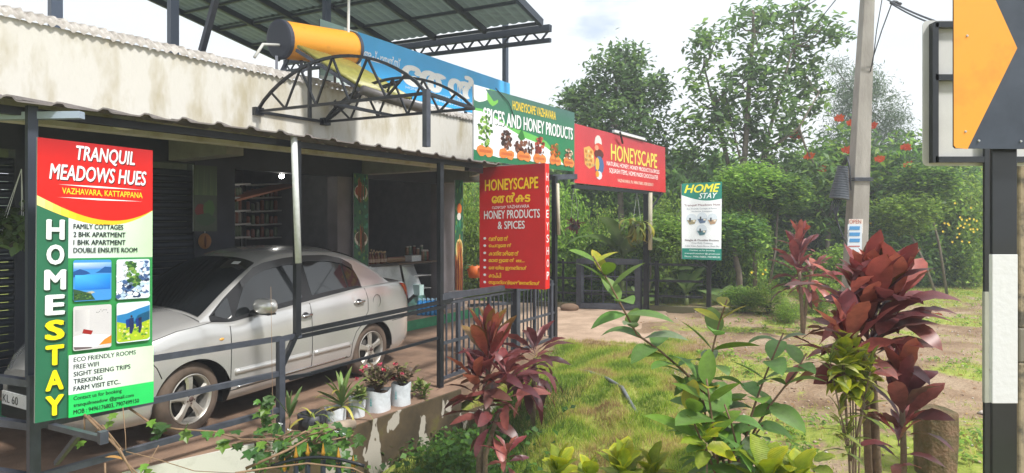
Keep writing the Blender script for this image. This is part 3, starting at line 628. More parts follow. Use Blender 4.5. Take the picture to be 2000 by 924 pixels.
# side face: its own plane
q0 = S.q[1]; q3 = S.q[2]; back = -S.n * .17
class Side(Sign):
    def __init__(s, q, n_, t_): s.q = q; s.n = n_; s.step = .0003; s.t = t_; s.b = B(); s.lay = 1
sd_n = (S.q[1] - S.q[0]).normalized(); S2 = Side([q0, q0 + back, q3 + back, q3], sd_n, bt)
S2.rect(.06, .0, .94, 1, (224, 36, 32))  # brighter red than the front: the sunlit side put into the colour
for k, ch in enumerate('HONEYSHOP'): v = .075 + k * .0985 + (.0 if k < 5 else .0); S2.text(ch, .28, v, .78, v + .062, (245, 240, 240), .02, part='letter')
S2.done()

# --- white HOME STAY board on its pole
S = Sign('small_homestay_board', 'white and teal HOME STAY board on a post beyond the far fence', 'sign', (3.45, 12.7), (4.5, 13.15), [(1331, 359), (1410, 355), (1408.5, 508.5), (1332, 506)], step=.0003)
S.rect(0, 0, 1, 1, (232, 236, 240)); TEAL = (20, 128, 112)
S.strip([(k / 10, 0) for k in range(11)], [(k / 10, .14 + .095 * math.sin(min(1, (k / 10 + .05) / 1.0) * 2.2)) for k in range(11)], TEAL)
S.text('HOME', .07, .02, .95, .125, (246, 232, 60), .03, .3); S.text('STAY', .42, .135, .88, .205, (240, 246, 246), .02, .3)
S.text('Tranquil Meadows Hues', .06, .275, .96, .31, (120, 60, 80), .012)
S.text('Eco Friendly Cottages & Rooms', .13, .325, .88, .352, (120, 130, 150), .004); S.text('Vazhavara, Kattappana', .24, .362, .76, .386, (120, 130, 150), .004)
for u, v, a_ in ((.24, .475, (150, 140, 110)), (.5, .46, (90, 110, 140)), (.76, .475, (170, 140, 110)), (.49, .615, (60, 110, 120))):
    S.oval(u, v, .135, .075, (206, 216, 226), 16); S.poly([(u - .12, v + .01), (u + .12, v + .005), (u + .07, v + .06), (u - .05, v + .07)], a_); S.rect(u - .06, v - .02, u - .02, v + .03, (50, 56, 66)); S.rect(u + .03, v + .01, u + .09, v + .03, (230, 220, 200), False)
S.text('Single & Double Rooms', .07, .735, .93, .765, (90, 60, 70), .012); S.text('Free Wifi, Trekking,', .24, .775, .78, .80, (120, 126, 140), .004); S.text('Lake View, Farm House, Boat, Etc', .08, .812, .94, .835, (120, 126, 140), .004)
S.rect(0, .855, 1, 1, TEAL)
for k, t_ in enumerate(('Contact us for booking', 'tranquilmeadow @ gmail.com', 'Phone : 9496176803, 7907499150')): S.text(t_, .06 if k else .18, .868 + k * .042, .96 if k else .82, .893 + k * .042, (236, 246, 244), .01)
ht = S.done(); b = B(); pz = P(1386, 508, 13.3); b.bar((pz.x, pz.y, -.05), (pz.x, pz.y, 2.7), .06); b.bar(P(1350, 503, 13.2), (pz.x, pz.y, .95), .03); b.bar(P(1402, 503, 13.2), (pz.x, pz.y, .95), .03); b.build('pole', BLACKST, ht)

# --- blue banner on the terrace
yb0, yb1 = 8.19, 11.9; S = Sign('blue_banner', 'long blue terrace banner with big white Malayalam letters behind the solar heater', 'banner', (.677 * yb0 - 8.1, yb0), (.677 * yb1 - 8.1, yb1), [(625, 37), (996, 163), (996, 237), (625, 153)], step=.0003, edge=FR)
S.rect(0, 0, 1, 1, [(84, 184, 245), (80, 180, 242), (64, 182, 246), (56, 176, 244)])
S.poly([(0, 0), (.145, 0), (.16, .5), (.15, 1), (0, 1)], (206, 220, 216)); S.poly([(0, 0), (.09, 0), (.11, .5), (.06, .9), (0, .95)], (150, 184, 180))
for k in range(30): S.oval(.01 + .09 * rnd.random(), .05 + .7 * rnd.random(), .015, .04, rnd.choice([(120, 160, 150), (200, 214, 214), (96, 140, 140), (216, 222, 226)]), 7, .3, k % 10 == 0)
S.text('അച്ചായൻസ്', .17, .25, .335, .46, (250, 252, 254), .02, .25)
S.text('േതൻകട', .35, .19, .99, .72, (252, 250, 246), .075, shadow=(.0, .0, (240, 244, 246)))
S.text('HONEY, SPICES, VEGETABLES, HOME MADE PRODUCTS', .36, .76, .93, .82, (226, 240, 248), .008); S.text('Ph: 9446187326, 9496176803', .47, .87, .83, .94, (226, 240, 248), .008)
bnt = S.done(); b = B()
for u in (.02, .35, .7, .99): b.bar(S.m(u, 0, -80), S.m(u, 1.7, -80), .04)
b.build('banner_frame', FR, bnt)

# --- spice banners on the pillars
def spice_banner(l, r, cs, label, seed, dim=1):
    global S
    S = Sign('spice_banner', label, 'banner', l, r, cs, step=.0003, group='spice picture banners on the shop pillars'); rr = random.Random(seed)
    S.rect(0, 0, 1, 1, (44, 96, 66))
    for k in range(90):
        u, v = rr.random() * .9 + .05, rr.random() * .96 + .02
        S.oval(u, v, .09, .022, rr.choice([(40, 110, 60), (60, 140, 110), (30, 80, 60), (110, 140, 60), (24, 70, 60)]), 6, .4, k % 30 == 0)
    return S
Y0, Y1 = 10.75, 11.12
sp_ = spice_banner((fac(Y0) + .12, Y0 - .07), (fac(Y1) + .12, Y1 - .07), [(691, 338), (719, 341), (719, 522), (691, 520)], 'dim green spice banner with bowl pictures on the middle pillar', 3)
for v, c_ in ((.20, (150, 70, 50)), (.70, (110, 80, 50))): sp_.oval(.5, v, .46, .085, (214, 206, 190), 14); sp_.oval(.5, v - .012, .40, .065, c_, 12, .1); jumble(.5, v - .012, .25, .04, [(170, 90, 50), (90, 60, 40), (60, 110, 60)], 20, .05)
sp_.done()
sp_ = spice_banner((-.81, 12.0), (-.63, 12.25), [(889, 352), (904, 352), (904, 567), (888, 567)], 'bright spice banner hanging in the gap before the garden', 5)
sp_.oval(.55, .26, .3, .05, (216, 110, 50), 10); sp_.oval(.5, .33, .26, .035, (220, 216, 210), 10); sp_.oval(.55, .63, .44, .10, (226, 206, 140), 12); sp_.oval(.55, .62, .34, .07, (130, 120, 40), 12)
jumble(.5, .87, .45, .12, [(150, 50, 30), (200, 110, 50), (90, 34, 24), (220, 150, 80)], 60, .09); sp_.done()
# dim spice picture hanging by the shutter
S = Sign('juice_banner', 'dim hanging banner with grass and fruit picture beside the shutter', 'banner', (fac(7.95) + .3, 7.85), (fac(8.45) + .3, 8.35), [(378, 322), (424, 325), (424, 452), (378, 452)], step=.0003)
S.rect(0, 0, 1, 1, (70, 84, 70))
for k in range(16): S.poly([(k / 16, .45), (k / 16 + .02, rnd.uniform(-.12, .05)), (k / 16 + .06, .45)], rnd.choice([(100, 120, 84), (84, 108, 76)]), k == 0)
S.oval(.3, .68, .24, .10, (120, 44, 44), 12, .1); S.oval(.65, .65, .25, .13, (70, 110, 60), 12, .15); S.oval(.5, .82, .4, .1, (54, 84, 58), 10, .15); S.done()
hh_ = thing('hanging_gourd', 'orange heart shaped hanging ornament below the dim fruit banner', 'ornament', P(400, 470, 8.1)); B().ell(P(400, 471, 8.1), (.085, .05, .105), 14, 10).build('body', mat('gourd', (.32, .14, .05), .6), hh_, smooth=True); B().ell(P(401, 472, 8.04), (.012, .02, .08), 8, 6).build('slit', mat('gourd_slit', (.12, .04, .02), .7), hh_); B().tube([P(400, 457, 8.1), P(401, 440, 8.1)], .004, 5).build('string', WHITEPL, hh_)
tag(B().box(*(lambda p: (p.x - .05, p.x + .06, p.y - .02, p.y + .02, p.z - .055, p.z + .055))(P(434, 465, 8.8))).build('framed_card', mat('yellow_card', (.42, .36, .16), .6)), 'small yellow card hanging right of the orange ornament', 'card')

# ------------------------------------------------------------------ arched truss over the awning
tr_ = thing('arched_truss', 'black steel truss of two arches standing out from the white parapet', 'truss', (-1.7, 6.2, 3.1))
def arch(pa, pb, rise, name):
    b = B(); pa, pb = Vector(pa), Vector(pb); N_ = 20; pts = []
    def at(t): return pa.lerp(pb, t) + Vector((0, 0, rise * (1 - (2 * t - 1) ** 2) ** .85))
    pts = [at(k / N_) for k in range(N_ + 1)]
    for k in range(N_): b.bar(pts[k], pts[k + 1] + (pts[k + 1] - pts[k]) * .06, .026)
    b.build('top_chord', BLACKST, tr_)
    B().bar(pa, pb, .026).build('bottom_chord', BLACKST, tr_)
    m_ = 5
    for k in range(m_):
        lo, hi = pa.lerp(pb, (k + .0) / m_), at((k + .5) / m_)
        lo2 = pa.lerp(pb, (k + 1) / m_)
        if k: B().bar(lo, hi, .018).build('web_bar', BLACKST, tr_)
        if k < m_ - 1: B().bar(hi, lo2, .018).build('web_bar', BLACKST, tr_)
a1, a2 = P(502, 218, 6.49), P(833, 182, 5.2); c1, c2 = P(634, 238, 7.2), P(925, 212, 6.03)
arch(a1, a2, .44, 'a'); arch(c1, c2, .40, 'b')
for p_, q_ in ((a1, c1), (a2, c2), (a1.lerp(a2, .5), c1.lerp(c2, .5))): B().bar(p_, q_, .03).build('cross_bar', BLACKST, tr_)
mid1 = a1.lerp(a2, .36); mid2 = c1.lerp(c2, .08)
B().bar(mid1 + Vector((0, 0, .42)), mid1 - Vector((0, 0, .12)), .03).build('upright', BLACKST, tr_)
B().bar(c1, P(700, 185, 6.9), .035).build('brace', BLACKST, tr_); B().bar(P(700, 185, 6.9), P(780, 160, 6.7), .035).build('brace', BLACKST, tr_)
for p_ in (a1, c1): B().obox(p_, NF * .05, UF * .05, (0, 0, .04)).build('wall_plate', BLACKST, tr_)
tp_ = P(833, 182, 5.2); tag(B().bar((tp_.x, tp_.y, 2.62), tp_ + Vector((0, 0, .03)), .05).build('truss_post', STEEL), 'square grey post carrying the front end of the arched truss', 'post')

# ------------------------------------------------------------------ solar water heater
sh = thing('solar_heater', 'orange solar water heater tank with olive tube panel above the parapet', 'water heater', (-2.4, 7.3, 3.6))
t0 = P(546, 77, 7.25); ax = Vector((.545, .838, -.0)).normalized(); t1 = t0 + ax * 1.10; t1.z = P(686, 97, 8.2).z + .0
ax = (t1 - t0).normalized(); ORG = mat('orange_tank_paint', (.80, .34, .025), .42, col2=(.55, .22, .03), scale=6, ramp=(.28, .42), bump=.1)
B().lathe(t0, [(.222, 0), (.222, .02)] + [(.222, (t1 - t0).length * k / 6) for k in range(1, 7)], 28, ax).build('tank', ORG, sh, smooth=True)
CAPM = mat('dark_tank_cap', (.045, .05, .075), .5)
B().lathe(t0 - ax * .012, [(.001, -.012), (.20, -.01), (.230, 0), (.230, .05)], 28, ax).build('end_cap', CAPM, sh, smooth=False)
B().lathe(t1, [(.230, -.03), (.230, .02), (.001, .03)], 28, ax).build('end_cap', CAPM, sh)
B().tube([t0 - ax * .02 + Vector((.02, 0, -.07)), t0 - ax * .12 + Vector((-.05, -.1, -.10)), P(497, 112, 6.9)], .018, 8).build('overflow_pipe', mat('pale_pipe', (.55, .55, .52), .6), sh, smooth=True)
# evacuated tube panel, from the tank down to the manifold
u0, u1 = P(580, 90, 6.98), P(686, 122, 7.75); l0, l1 = P(716, 176, 6.42), P(803, 192, 6.95)
TUBE = mat('olive_tube_glass', (.36, .34, .09), .3, var=.35, scale=14)
for k in range(18):
    t = (k + .5) / 18; B().tube([u0.lerp(u1, t), l0.lerp(l1, t)], .022, 8).build('glass_tube', TUBE, sh, smooth=True)
B().bar(u0 - Vector((0, 0, .05)), l0 - Vector((0, 0, .04)), .035).build('side_rail', STEEL, sh); B().bar(u1, l1, .03).build('side_rail', STEEL, sh)
B().tube([P(708, 176, 6.3), P(822, 212, 6.9)], .052, 12).build('manifold', mat('grey_manifold', (.10, .09, .09), .5), sh, smooth=True)
for pa, pb in (((540, 110, 7.2), (541, 205, 7.0)), ((563, 112, 7.4), (545, 175, 7.1)), ((588, 118, 7.5), (590, 140, 7.5)), ((612, 118, 7.6), (590, 140, 7.4)), ((560, 116, 7.3), (520, 200, 7.2)), ((654, 130, 7.8), (654, 225, 7.2))):
    B().bar(P(*pa), P(*pb), .03).build('leg', STEEL, sh)

# ------------------------------------------------------------------ railings
def rail(bars, name, label, cat='railing', mt=STEEL, group=None, loc=None):
    t_ = thing(name, label, cat, loc or bars[0][1], group)
    for nm, a_, c_, w_ in bars: B().bar(a_, c_, w_).build(nm, mt, t_)
    return t_
def fz(Y, z, o_=0): return Vector((fence(Y) + o_, Y, z))
bars = [('post', (pc.x, pc.y, -.55), (pc.x, pc.y, .92), .065), ('post', (-2.162, 5.74, 0), (-2.162, 5.74, .885), .06)]
for (z0, z1) in ((.90, .895), (.56, .57), (.20, .235)): bars.append(('rail', (pc.x, pc.y, z0), (-2.162, 5.74, z1), .045))
cl = Vector((-4.6, 4.62, 0))
for (z0, z1) in ((.94, .86), (.60, .56), (.23, .20)): bars.append(('rail', (cl.x - 1.0, cl.y + .3, z0), (pc.x, pc.y, z1), .05))
bars += [('bracket_arm', P(100, 832, 4.1), P(200, 857, 3.75), .035), ('bracket_arm', P(110, 905, 4.2), P(155, 848, 3.95), .03), ('bracket_end', P(201, 842, 3.75), P(201, 866, 3.75), .045), ('rail', (-2.162, 5.74, .885), fz(5.9, .90), .045)]
rail(bars, 'railing', 'grey steel railing with three bars at the homestay board corner', group='railings along the parking edge')
q_ = fz(5.87, .90)
bars = [('rail', fz(5.87, .93), fz(7.5, 1.03) + Vector((.0, 0, 0)), .04), ('rail', fz(5.87, .88), Vector((-.80, 7.35, .97)), .035), ('rail', Vector((-2.1, 5.80, .50)), Vector((-.857, 7.34, .60)), .028), ('rail', Vector((-2.162, 5.74, .52)), Vector((-1.95, 5.95, .51)), .03)]
rail(bars, 'railing', 'black double handrail in front of the car rear door', mt=BLACKST, group='railings along the parking edge')
r0, r1 = Vector((-.857, 7.34, 0)), Vector((.72, 10.4, 0))
bars = []
for zz in (1.0, .52, .10): bars.append(('rail', r0 + Vector((0, 0, zz + .0)), r1 + Vector((0, 0, zz - .08)), .035))
bars.append(('rail', r0 + Vector((0, 0, 1.08)), r0.lerp(r1, .6) + Vector((0, 0, 1.02)), .075))
for k in range(1, 26):
    t = k / 26; p_ = r0.lerp(r1, t); wd = .045 if k in (3, 9, 20) else .018
    bars.append(('baluster', (p_.x, p_.y, .1), (p_.x, p_.y, 1.0 - .06 * t), wd))
p_ = P(1008, 566, 9.05); bars += [('post', (p_.x, p_.y, -.1), (p_.x, p_.y, 1.0), .085), ('post', (r1.x - .07, r1.y - .14, 0), (r1.x - .07, r1.y - .14, 1.0), .06)]
bars.append(('rail', P(915, 597, 8.2), P(1000, 592, 8.9), .04))
rail(bars, 'railing', 'grey railing of thin uprights below the red box sign', group='railings along the parking edge')
tag(B().bar((r1.x, r1.y, -.05), (r1.x, r1.y, 2.75), .075).build('gate_post', BLACKST), 'black square gate post directly behind the red box sign', 'post', 'posts carrying the red honey board')
tag(B().bar((2.95, 13.5, -.05), (2.95, 13.5, 2.78), .10).build('gate_post', BLACKST), 'black post under the right half of the red honey board', 'post', 'posts carrying the red honey board')
B_ = B(); B_.bar((2.95, 13.45, 2.1), (3.4, 13.9, 2.62), .035); tag(B_.build('diagonal_brace', BLACKST), 'thin diagonal brace under the right end of the red honey board', 'brace')
tag(B().tube([(3.02, 13.42, 1.35), (3.02, 13.42, 2.6)], .045, 10).build('white_sleeve', mat('cream_plaster', (.6, .55, .42), .8, var=.2), smooth=True), 'cream tube on the black post below the red honey board', 'tube')
tag(B().tube([(r1.x + .07, r1.y - .02, 1.75), (r1.x + .05, r1.y, 2.62)], .03, 10).build('white_sleeve', MATS['cream_plaster'], smooth=True), 'cream tube on the gate post behind the red box sign', 'tube')
# far fence with gate
f0, f1 = Vector((.95, 14.3, -.02)), Vector((4.15, 13.35, -.02))
bars = []
for zz in (1.04, .68, .34): bars.append(('rail', f0 + Vector((-.1, .03, zz)), f1 + Vector((0, 0, zz)), .05))
for px in (1085, 1100, 1283, 1384):
    k = (px - HX) / F; t = (f0.x - k * f0.y) / ((f0.x - k * f0.y) - (f1.x - k * f1.y)); p_ = f0.lerp(f1, t); bars.append(('post', (p_.x, p_.y, -.1), (p_.x, p_.y, 1.1), .075 if px > 1200 else .04))
rail(bars, 'fence', 'dark three bar steel fence at the far edge of the driveway', 'fence', BLACKST)
g0, g1 = P(1133, 512, 13.9), P(1247, 512, 13.6); z0 = .02
bars = [('frame_bar', Vector((g0.x, g0.y, z0)), Vector((g0.x, g0.y, 1.12)), .13), ('frame_bar', Vector((g1.x, g1.y, z0)), Vector((g1.x, g1.y, 1.12)), .13), ('frame_bar', Vector((g0.x, g0.y - .02, 1.08)), Vector((g1.x, g1.y - .02, 1.08)), .12), ('frame_bar', Vector((g0.x, g0.y - .02, .08)), Vector((g1.x, g1.y - .02, .08)), .12)]
for k in (1, 2): bars.append(('mesh_bar', Vector((g0.x, g0.y, .08 + .33 * k)), Vector((g1.x, g1.y, .08 + .33 * k)), .025))
for k in range(1, 5): p_ = g0.lerp(g1, k / 5); bars.append(('mesh_bar', Vector((p_.x, p_.y, .08)), Vector((p_.x, p_.y, 1.08)), .02))
rail(bars, 'gate', 'grey framed gate panel standing in the far fence', 'gate')
tag(B().bar((.5, 14.35, -.0), (5.0, 13.1, -.0), .16, .22).build('kerb', mat('mossy_kerb', (.14, .12, .07), .9, col2=(.10, .11, .03), scale=3)), 'low mossy kerb under the far fence', 'kerb')
st = B(); st.ell(P(1112, 601, 13.6), (.22, .15, .10), 9, 6); tag(st.build('stone', mat('brown_stone', (.22, .14, .09), .9, var=.3), smooth=True), 'brown stone lying at the foot of the far fence', 'stone')
# small gate with golden spear points at the bottom
sg = thing('spear_gate', 'low dark gate with golden spear points among the ivy', 'gate', (-1.7, 4.85, -.5)); GOLD = mat('gold_paint', (.62, .32, .04), .35, .5, var=.2)
tops = [(556, 895), (578, 872), (601, 866), (631, 866), (661, 874), (690, 890)]
for px, py in tops:
    p_ = P(px, py, 4.75); B().bar((p_.x, p_.y, -.9), p_ - Vector((0, 0, .10)), .028).build('picket', mat('dark_blue_steel', (0, 0, 0)), sg)
    B().lathe(p_ - Vector((0, 0, .13)), [(.010, 0), (.017, .012), (.010, .03), (.012, .04), (.019, .055), (.013, .07), (.008, .10), (.001, .135)], 10).build('spear_point', GOLD, sg, smooth=True)
cpts = [P(530 + 14 * k, 915 - 22 * math.sin(math.pi * (k + 1) / 15), 4.72) for k in range(14)]; B().tube(cpts, .013, 8).build('curved_rail', BLACKST, sg, smooth=True)

# ------------------------------------------------------------------ car
CAR_ROT = math.atan2(-.884, -.464); car = thing('parked_car', 'silver sedan parked under the awning behind the railing', 'car', (-3.107, 7.186, 0), rz=CAR_ROT)
PAINT = mat('silver_car_paint', (.64, .63, .615), .26, .5, var=.05, scale=2, coat=.8); GLS = mat('dark_car_glass', (.012, .014, .016), .03, 0, spec=.6, coat=.6)
RUB = mat('dusty_tyre_rubber', (.045, .036, .030), .85, col2=(.14, .10, .075), scale=4, ramp=(.45, .8)); TRIM = mat('black_trim', (.012, .012, .014), .45); ALLOY = mat('alloy_rim', (.60, .57, .52), .35, .6, var=.15, scale=8); SEAM = mat('door_gap', (.02, .02, .02), .8); CHROME = mat('chrome', (.7, .7, .7), .12, 1)
def curve(ct, x, s=.06):
    ct = sorted(ct); X_ = np.array([c[0] for c in ct]); Y_ = np.array([c[1] for c in ct]); x = np.asarray(x, dtype=float); acc = 0; tot = 0
    for k in np.linspace(-2, 2, 9): wk = math.exp(-k * k / 2); acc = acc + wk * np.interp(x + k * s, X_, Y_); tot += wk
    return acc / tot
Wc = [(-2.30, .42), (-2.24, .60), (-2.12, .74), (-1.9, .82), (-1.6, .85), (-1.2, .868), (0, .868), (1.2, .865), (1.6, .845), (1.9, .78), (2.08, .64), (2.18, .42)]
ZS = [(-2.30, .97), (-2.22, 1.06), (-2.0, 1.145), (-1.6, 1.165), (-.97, 1.155), (0, 1.075), (.85, .995), (1.05, 1.03), (1.2, 1.03), (1.4, .995), (1.7, .92), (2.0, .79), (2.18, .64)]
ZT = [(-2.30, .99), (-2.22, 1.12), (-2.1, 1.18), (-1.9, 1.20), (-1.6, 1.23), (-1, 1.2), (1.0, 1.14), (1.2, 1.13), (1.5, 1.08), (1.8, .98), (2.05, .84), (2.18, .68)]
ZB = [(-2.30, .38), (-2.1, .27), (-1.8, .23), (1.8, .22), (2.1, .24), (2.18, .30)]
ZR = [(-1.72, 1.20), (-1.62, 1.245), (-1.35, 1.455), (-1.08, 1.60), (-.8, 1.67), (-.35, 1.695), (0, 1.685), (.18, 1.655), (.32, 1.60), (.6, 1.45), (1.0, 1.21), (1.18, 1.10)]
prof = [(0, .90), (.06, .955), (.15, .985), (.28, .995), (.45, 1.0), (.60, 1.0), (.75, .992), (.86, .98), (.94, .962), (1, .93)]
def side_y(x, z):
    W_, zs = float(curve(Wc, x)), float(curve(ZS, x)); zb0 = float(curve(ZB, x))
    if z <= zs: return W_ * float(np.interp((z - zb0) / (zs - zb0), [p[0] for p in prof], [p[1] for p in prof]))
    return W_ * .93 - (z - zs) * .42
xsb = sorted(set([round(v, 4) for v in np.linspace(-2.30, 2.18, 130)] + [c + s_ * .385 + e_ for c in (-1.25, 1.25) for s_ in (-1, 1) for e_ in (-.001, .001, -s_ * .01, -s_ * .02)]))
def body_half():
    V = []; KS, KT = 16, 9
    for x in xsb:
        W_, zs, zt, zb = float(curve(Wc, x)), float(curve(ZS, x)), float(curve(ZT, x)), float(curve(ZB, x)); zlow = zb
        for c in (-1.25, 1.25):
            if abs(x - c) < .385: zlow = max(zb, .325 + math.sqrt(.385 ** 2 - (x - c) ** 2))
        for k in range(KS):
            z = zlow + (zs - zlow) * k / (KS - 1)
            V.append((x, side_y(x, z), z))
        ys = V[-1][1]
        for k in range(1, KT + 1):
            u = 1 - k / KT; V.append((x, ys * u, zs + (zt - zs) * (1 - u ** 2.6)))
    return V, KS + KT
V, K = body_half(); nx = len(xsb); b = B(); Fs = [(i * K + j, (i + 1) * K + j, (i + 1) * K + j + 1, i * K + j + 1) for i in range(nx - 1) for j in range(K - 1)]
b.add(V, Fs); b.add([(x, -y, z) for x, y, z in V], [f[::-1] for f in Fs])
for i0 in (0, nx - 1):
    ring = [V[i0 * K + j] for j in range(K)]; full = ring + [(x, -y, z) for x, y, z in ring[-2::-1]]; b.add(full, [tuple(range(len(full)))])
body = b.build('body', PAINT, car, smooth=True, local=True)
b = B(); b.box(-2.1, 2.0, -.55, .55, .2, .5); b.box(-.86, .86, -.72, .72, .2, .5); b.build('underbody', TRIM, car, local=True)
# greenhouse
xg = np.linspace(-1.70, 1.16, 90); V = []; KG = 22
for x in xg:
    zs, zr = float(curve(ZS, x)) - .02, float(curve(ZR, x)); ze = max(zs + .005, zr - .075); yb_ = side_y(x, float(curve(ZS, x))) - .003
    for k in range(10): z = zs + (ze - zs) * k / 9; V.append((x, yb_ - (z - zs) * .42, z))
    ye = V[-1][1]
    for k in range(1, 13): u = 1 - k / 12; V.append((x, ye * u, ze + (max(zr, ze + .01) - ze) * (1 - u ** 3.2)))
b = B(); nx = len(xg); Fs = [(i * KG + j, (i + 1) * KG + j, (i + 1) * KG + j + 1, i * KG + j + 1) for i in range(nx - 1) for j in range(KG - 1)]
b.add(V, Fs); b.add([(x, -y, z) for x, y, z in V], [f[::-1] for f in Fs]); b.build('roof', PAINT, car, smooth=True, local=True)
def gy(x, z): zs = float(curve(ZS, x)); return side_y(x, zs) - .003 - (z - zs + .02) * .42
def panel(name, xs_, zlo, zhi, m, off=.008, sgn=1, nz=6, parent=None):
    V = []; 
    for x in xs_:
        for k in range(nz + 1):
            z = zlo(x) + (zhi(x) - zlo(x)) * k / nz; y = gy(x, z) if z > float(curve(ZS, x)) else side_y(x, z); V.append((x, sgn * (y + off), z))
    K_ = nz + 1; Fs = [(i * K_ + j, (i + 1) * K_ + j, (i + 1) * K_ + j + 1, i * K_ + j + 1) for i in range(len(xs_) - 1) for j in range(nz)]
    b = B(); b.add(V, Fs if sgn > 0 else [f[::-1] for f in Fs]); return b.build(name, m, parent or car, smooth=True, local=True)
belt = lambda x: float(curve(ZS, x)) + .012
TOPW = [(1.06, 1.05), (.85, 1.20), (.42, 1.47), (.28, 1.51), (0, 1.545), (-.3, 1.56), (-.6, 1.55), (-.85, 1.50), (-1.0, 1.42), (-1.06, 1.26), (-1.08, 1.17)]
topw = lambda x: max(belt(x) + .004, float(curve(TOPW, x, .015)))
for sg_ in (1, -1):
    fr_ = panel('window_surround', np.linspace(1.05, -1.07, 60), lambda x: belt(x) - .015, lambda x: topw(x) + .018, TRIM, .004, sg_)
    panel('side_window', np.linspace(1.03, .80, 10), lambda x: belt(x) + .01 + max(0, (x - .86)) * .25, topw, GLS, .009, sg_)
    panel('side_window', np.linspace(.76, -.11, 24), belt, lambda x: min(topw(x), belt(x) + .004 + max(0, (.79 - x)) * 1.35), GLS, .009, sg_)
    panel('side_window', np.linspace(-.25, -.82, 18), belt, topw, GLS, .009, sg_)
    panel('side_window', np.linspace(-.85, -1.05, 8), belt, topw, GLS, .009, sg_)
    panel('rain_visor', np.linspace(.62, -.13, 20), lambda x: topw(x) - .045 + .0 * x, lambda x: topw(x) + .03, mat('smoked_visor', (.03, .028, .028), .25, coat=.5), .022, sg_)
    panel('rain_visor', np.linspace(-.22, -1.0, 20), lambda x: topw(x) - .04, lambda x: topw(x) + .03, MATS['smoked_visor'], .022, sg_)
# windscreen and rear window
def screen(name, xa, xb, inset):
    V = []; nn = 14; K_ = 17
    for x in np.linspace(xa, xb, nn + 1):
        zs, zr = float(curve(ZS, x)) - .02, float(curve(ZR, x)); ze = max(zs + .005, zr - .075); ye = side_y(x, float(curve(ZS, x))) - .003 - (ze - zs) * .42 - inset
        yfull = ye + inset
        for k in range(K_): u = -1 + 2 * k / (K_ - 1); y = u * ye; V.append((x + .004 * (1 if xa > 0 else -1), y, ze + (max(zr, ze + .01) - ze) * (1 - abs(y / yfull) ** 3.2) + .009))
    b = B(); b.add(V, [(i * K_ + j, (i + 1) * K_ + j, (i + 1) * K_ + j + 1, i * K_ + j + 1) for i in range(nn) for j in range(K_ - 1)]); return b.build(name, GLS, car, smooth=True, local=True)
ws = screen('windscreen', 1.13, .34, .05); screen('rear_window', -.82, -1.58, .07)
B().obox((.47, .42, 1.545), (.02, 0, -.012), (0, .055, 0), (0, 0, .001)).build('sticker', WHITEPL, ws, local=True)
B().bar((1.10, .1, 1.115), (1.06, .62, 1.09), .02).build('wiper', TRIM, car, local=True)
# seams, mouldings, handles
def line_on(pts, r, name, m, off=0, n_=6, dens=.05, parent=None):
    for sg_ in (1, -1):
        Q = []
        for (xa, za), (xb, zb_) in zip(pts, pts[1:]):
            nn = max(1, int(math.hypot(xb - xa, zb_ - za) / dens))
            for k in range(nn): t = k / nn; x, z = xa + (xb - xa) * t, za + (zb_ - za) * t; Q.append((x, sg_ * (side_y(x, z) + off), z))
        x, z = pts[-1]; Q.append((x, sg_ * (side_y(x, z) + off), z)); b = B(); b.tube(Q, r, n_); b.build(name, m, parent or car, smooth=True, local=True)
line_on([(.86, .96), (.87, .7), (.88, .34)], .0045, 'door_seam', SEAM); line_on([(-.18, 1.06), (-.18, .34)], .0045, 'door_seam', SEAM)
line_on([(-1.10, 1.14), (-1.13, 1.0), (-1.12, .85), (-1.02, .72), (-.90, .62), (-.84, .5), (-.82, .34)], .0045, 'door_seam', SEAM); line_on([(.88, .33), (-.82, .33)], .0045, 'door_seam', SEAM)
line_on([(1.66, .78), (1.60, .70), (1.56, .6)], .0045, 'bumper_seam', SEAM); line_on([(-1.62, .66), (-1.9, .66), (-2.15, .70)], .0045, 'bumper_seam', SEAM)
line_on([(1.05, 1.02), (1.4, .985), (1.75, .90), (1.95, .80)], .005, 'bonnet_seam', SEAM, -.004)
for xa, xb in (((.83, .505), (-.16, .495)), ((-.21, .495), (-.80, .49))): line_on([xa, xb], .030, 'side_moulding', PAINT, -.006, 10)
line_on([(.80, .35), (-.76, .34)], .010, 'sill_strip', MATS['chrome'], -.002)
for xh, zh in ((-.09, .935), (-.96, .985)):
    for sg_ in (1, -1):
        y = sg_ * (side_y(xh, zh)); b = B(); b.ell((xh, y, zh), (.05, .012, .036), 12, 8); b.build('handle_recess', TRIM, car, smooth=True, local=True)
        b = B(); b.tube([(xh + .085, y + sg_ * .008, zh - .003), (xh + .05, y + sg_ * .034, zh), (xh - .06, y + sg_ * .036, zh + .004), (xh - .09, y + sg_ * .01, zh + .004)], [.014, .017, .016, .013], 10); b.build('door_handle', CHROME, car, smooth=True, local=True)
y = side_y(-1.30, .955); b = B(); b.tube([(-1.30 + .072 * math.cos(a), y + .0015, .955 + .085 * math.sin(a)) for a in [2 * math.pi * k / 24 for k in range(25)]], .003, 5); b.build('fuel_flap', SEAM, car, local=True)
for sg_ in (1, -1): b = B(); b.ell((.97, sg_ * side_y(.97, .85), .85), (.028, .010, .014), 10, 6); b.build('indicator', mat('amber_lens', (.75, .38, .08), .25), car, smooth=True, local=True)
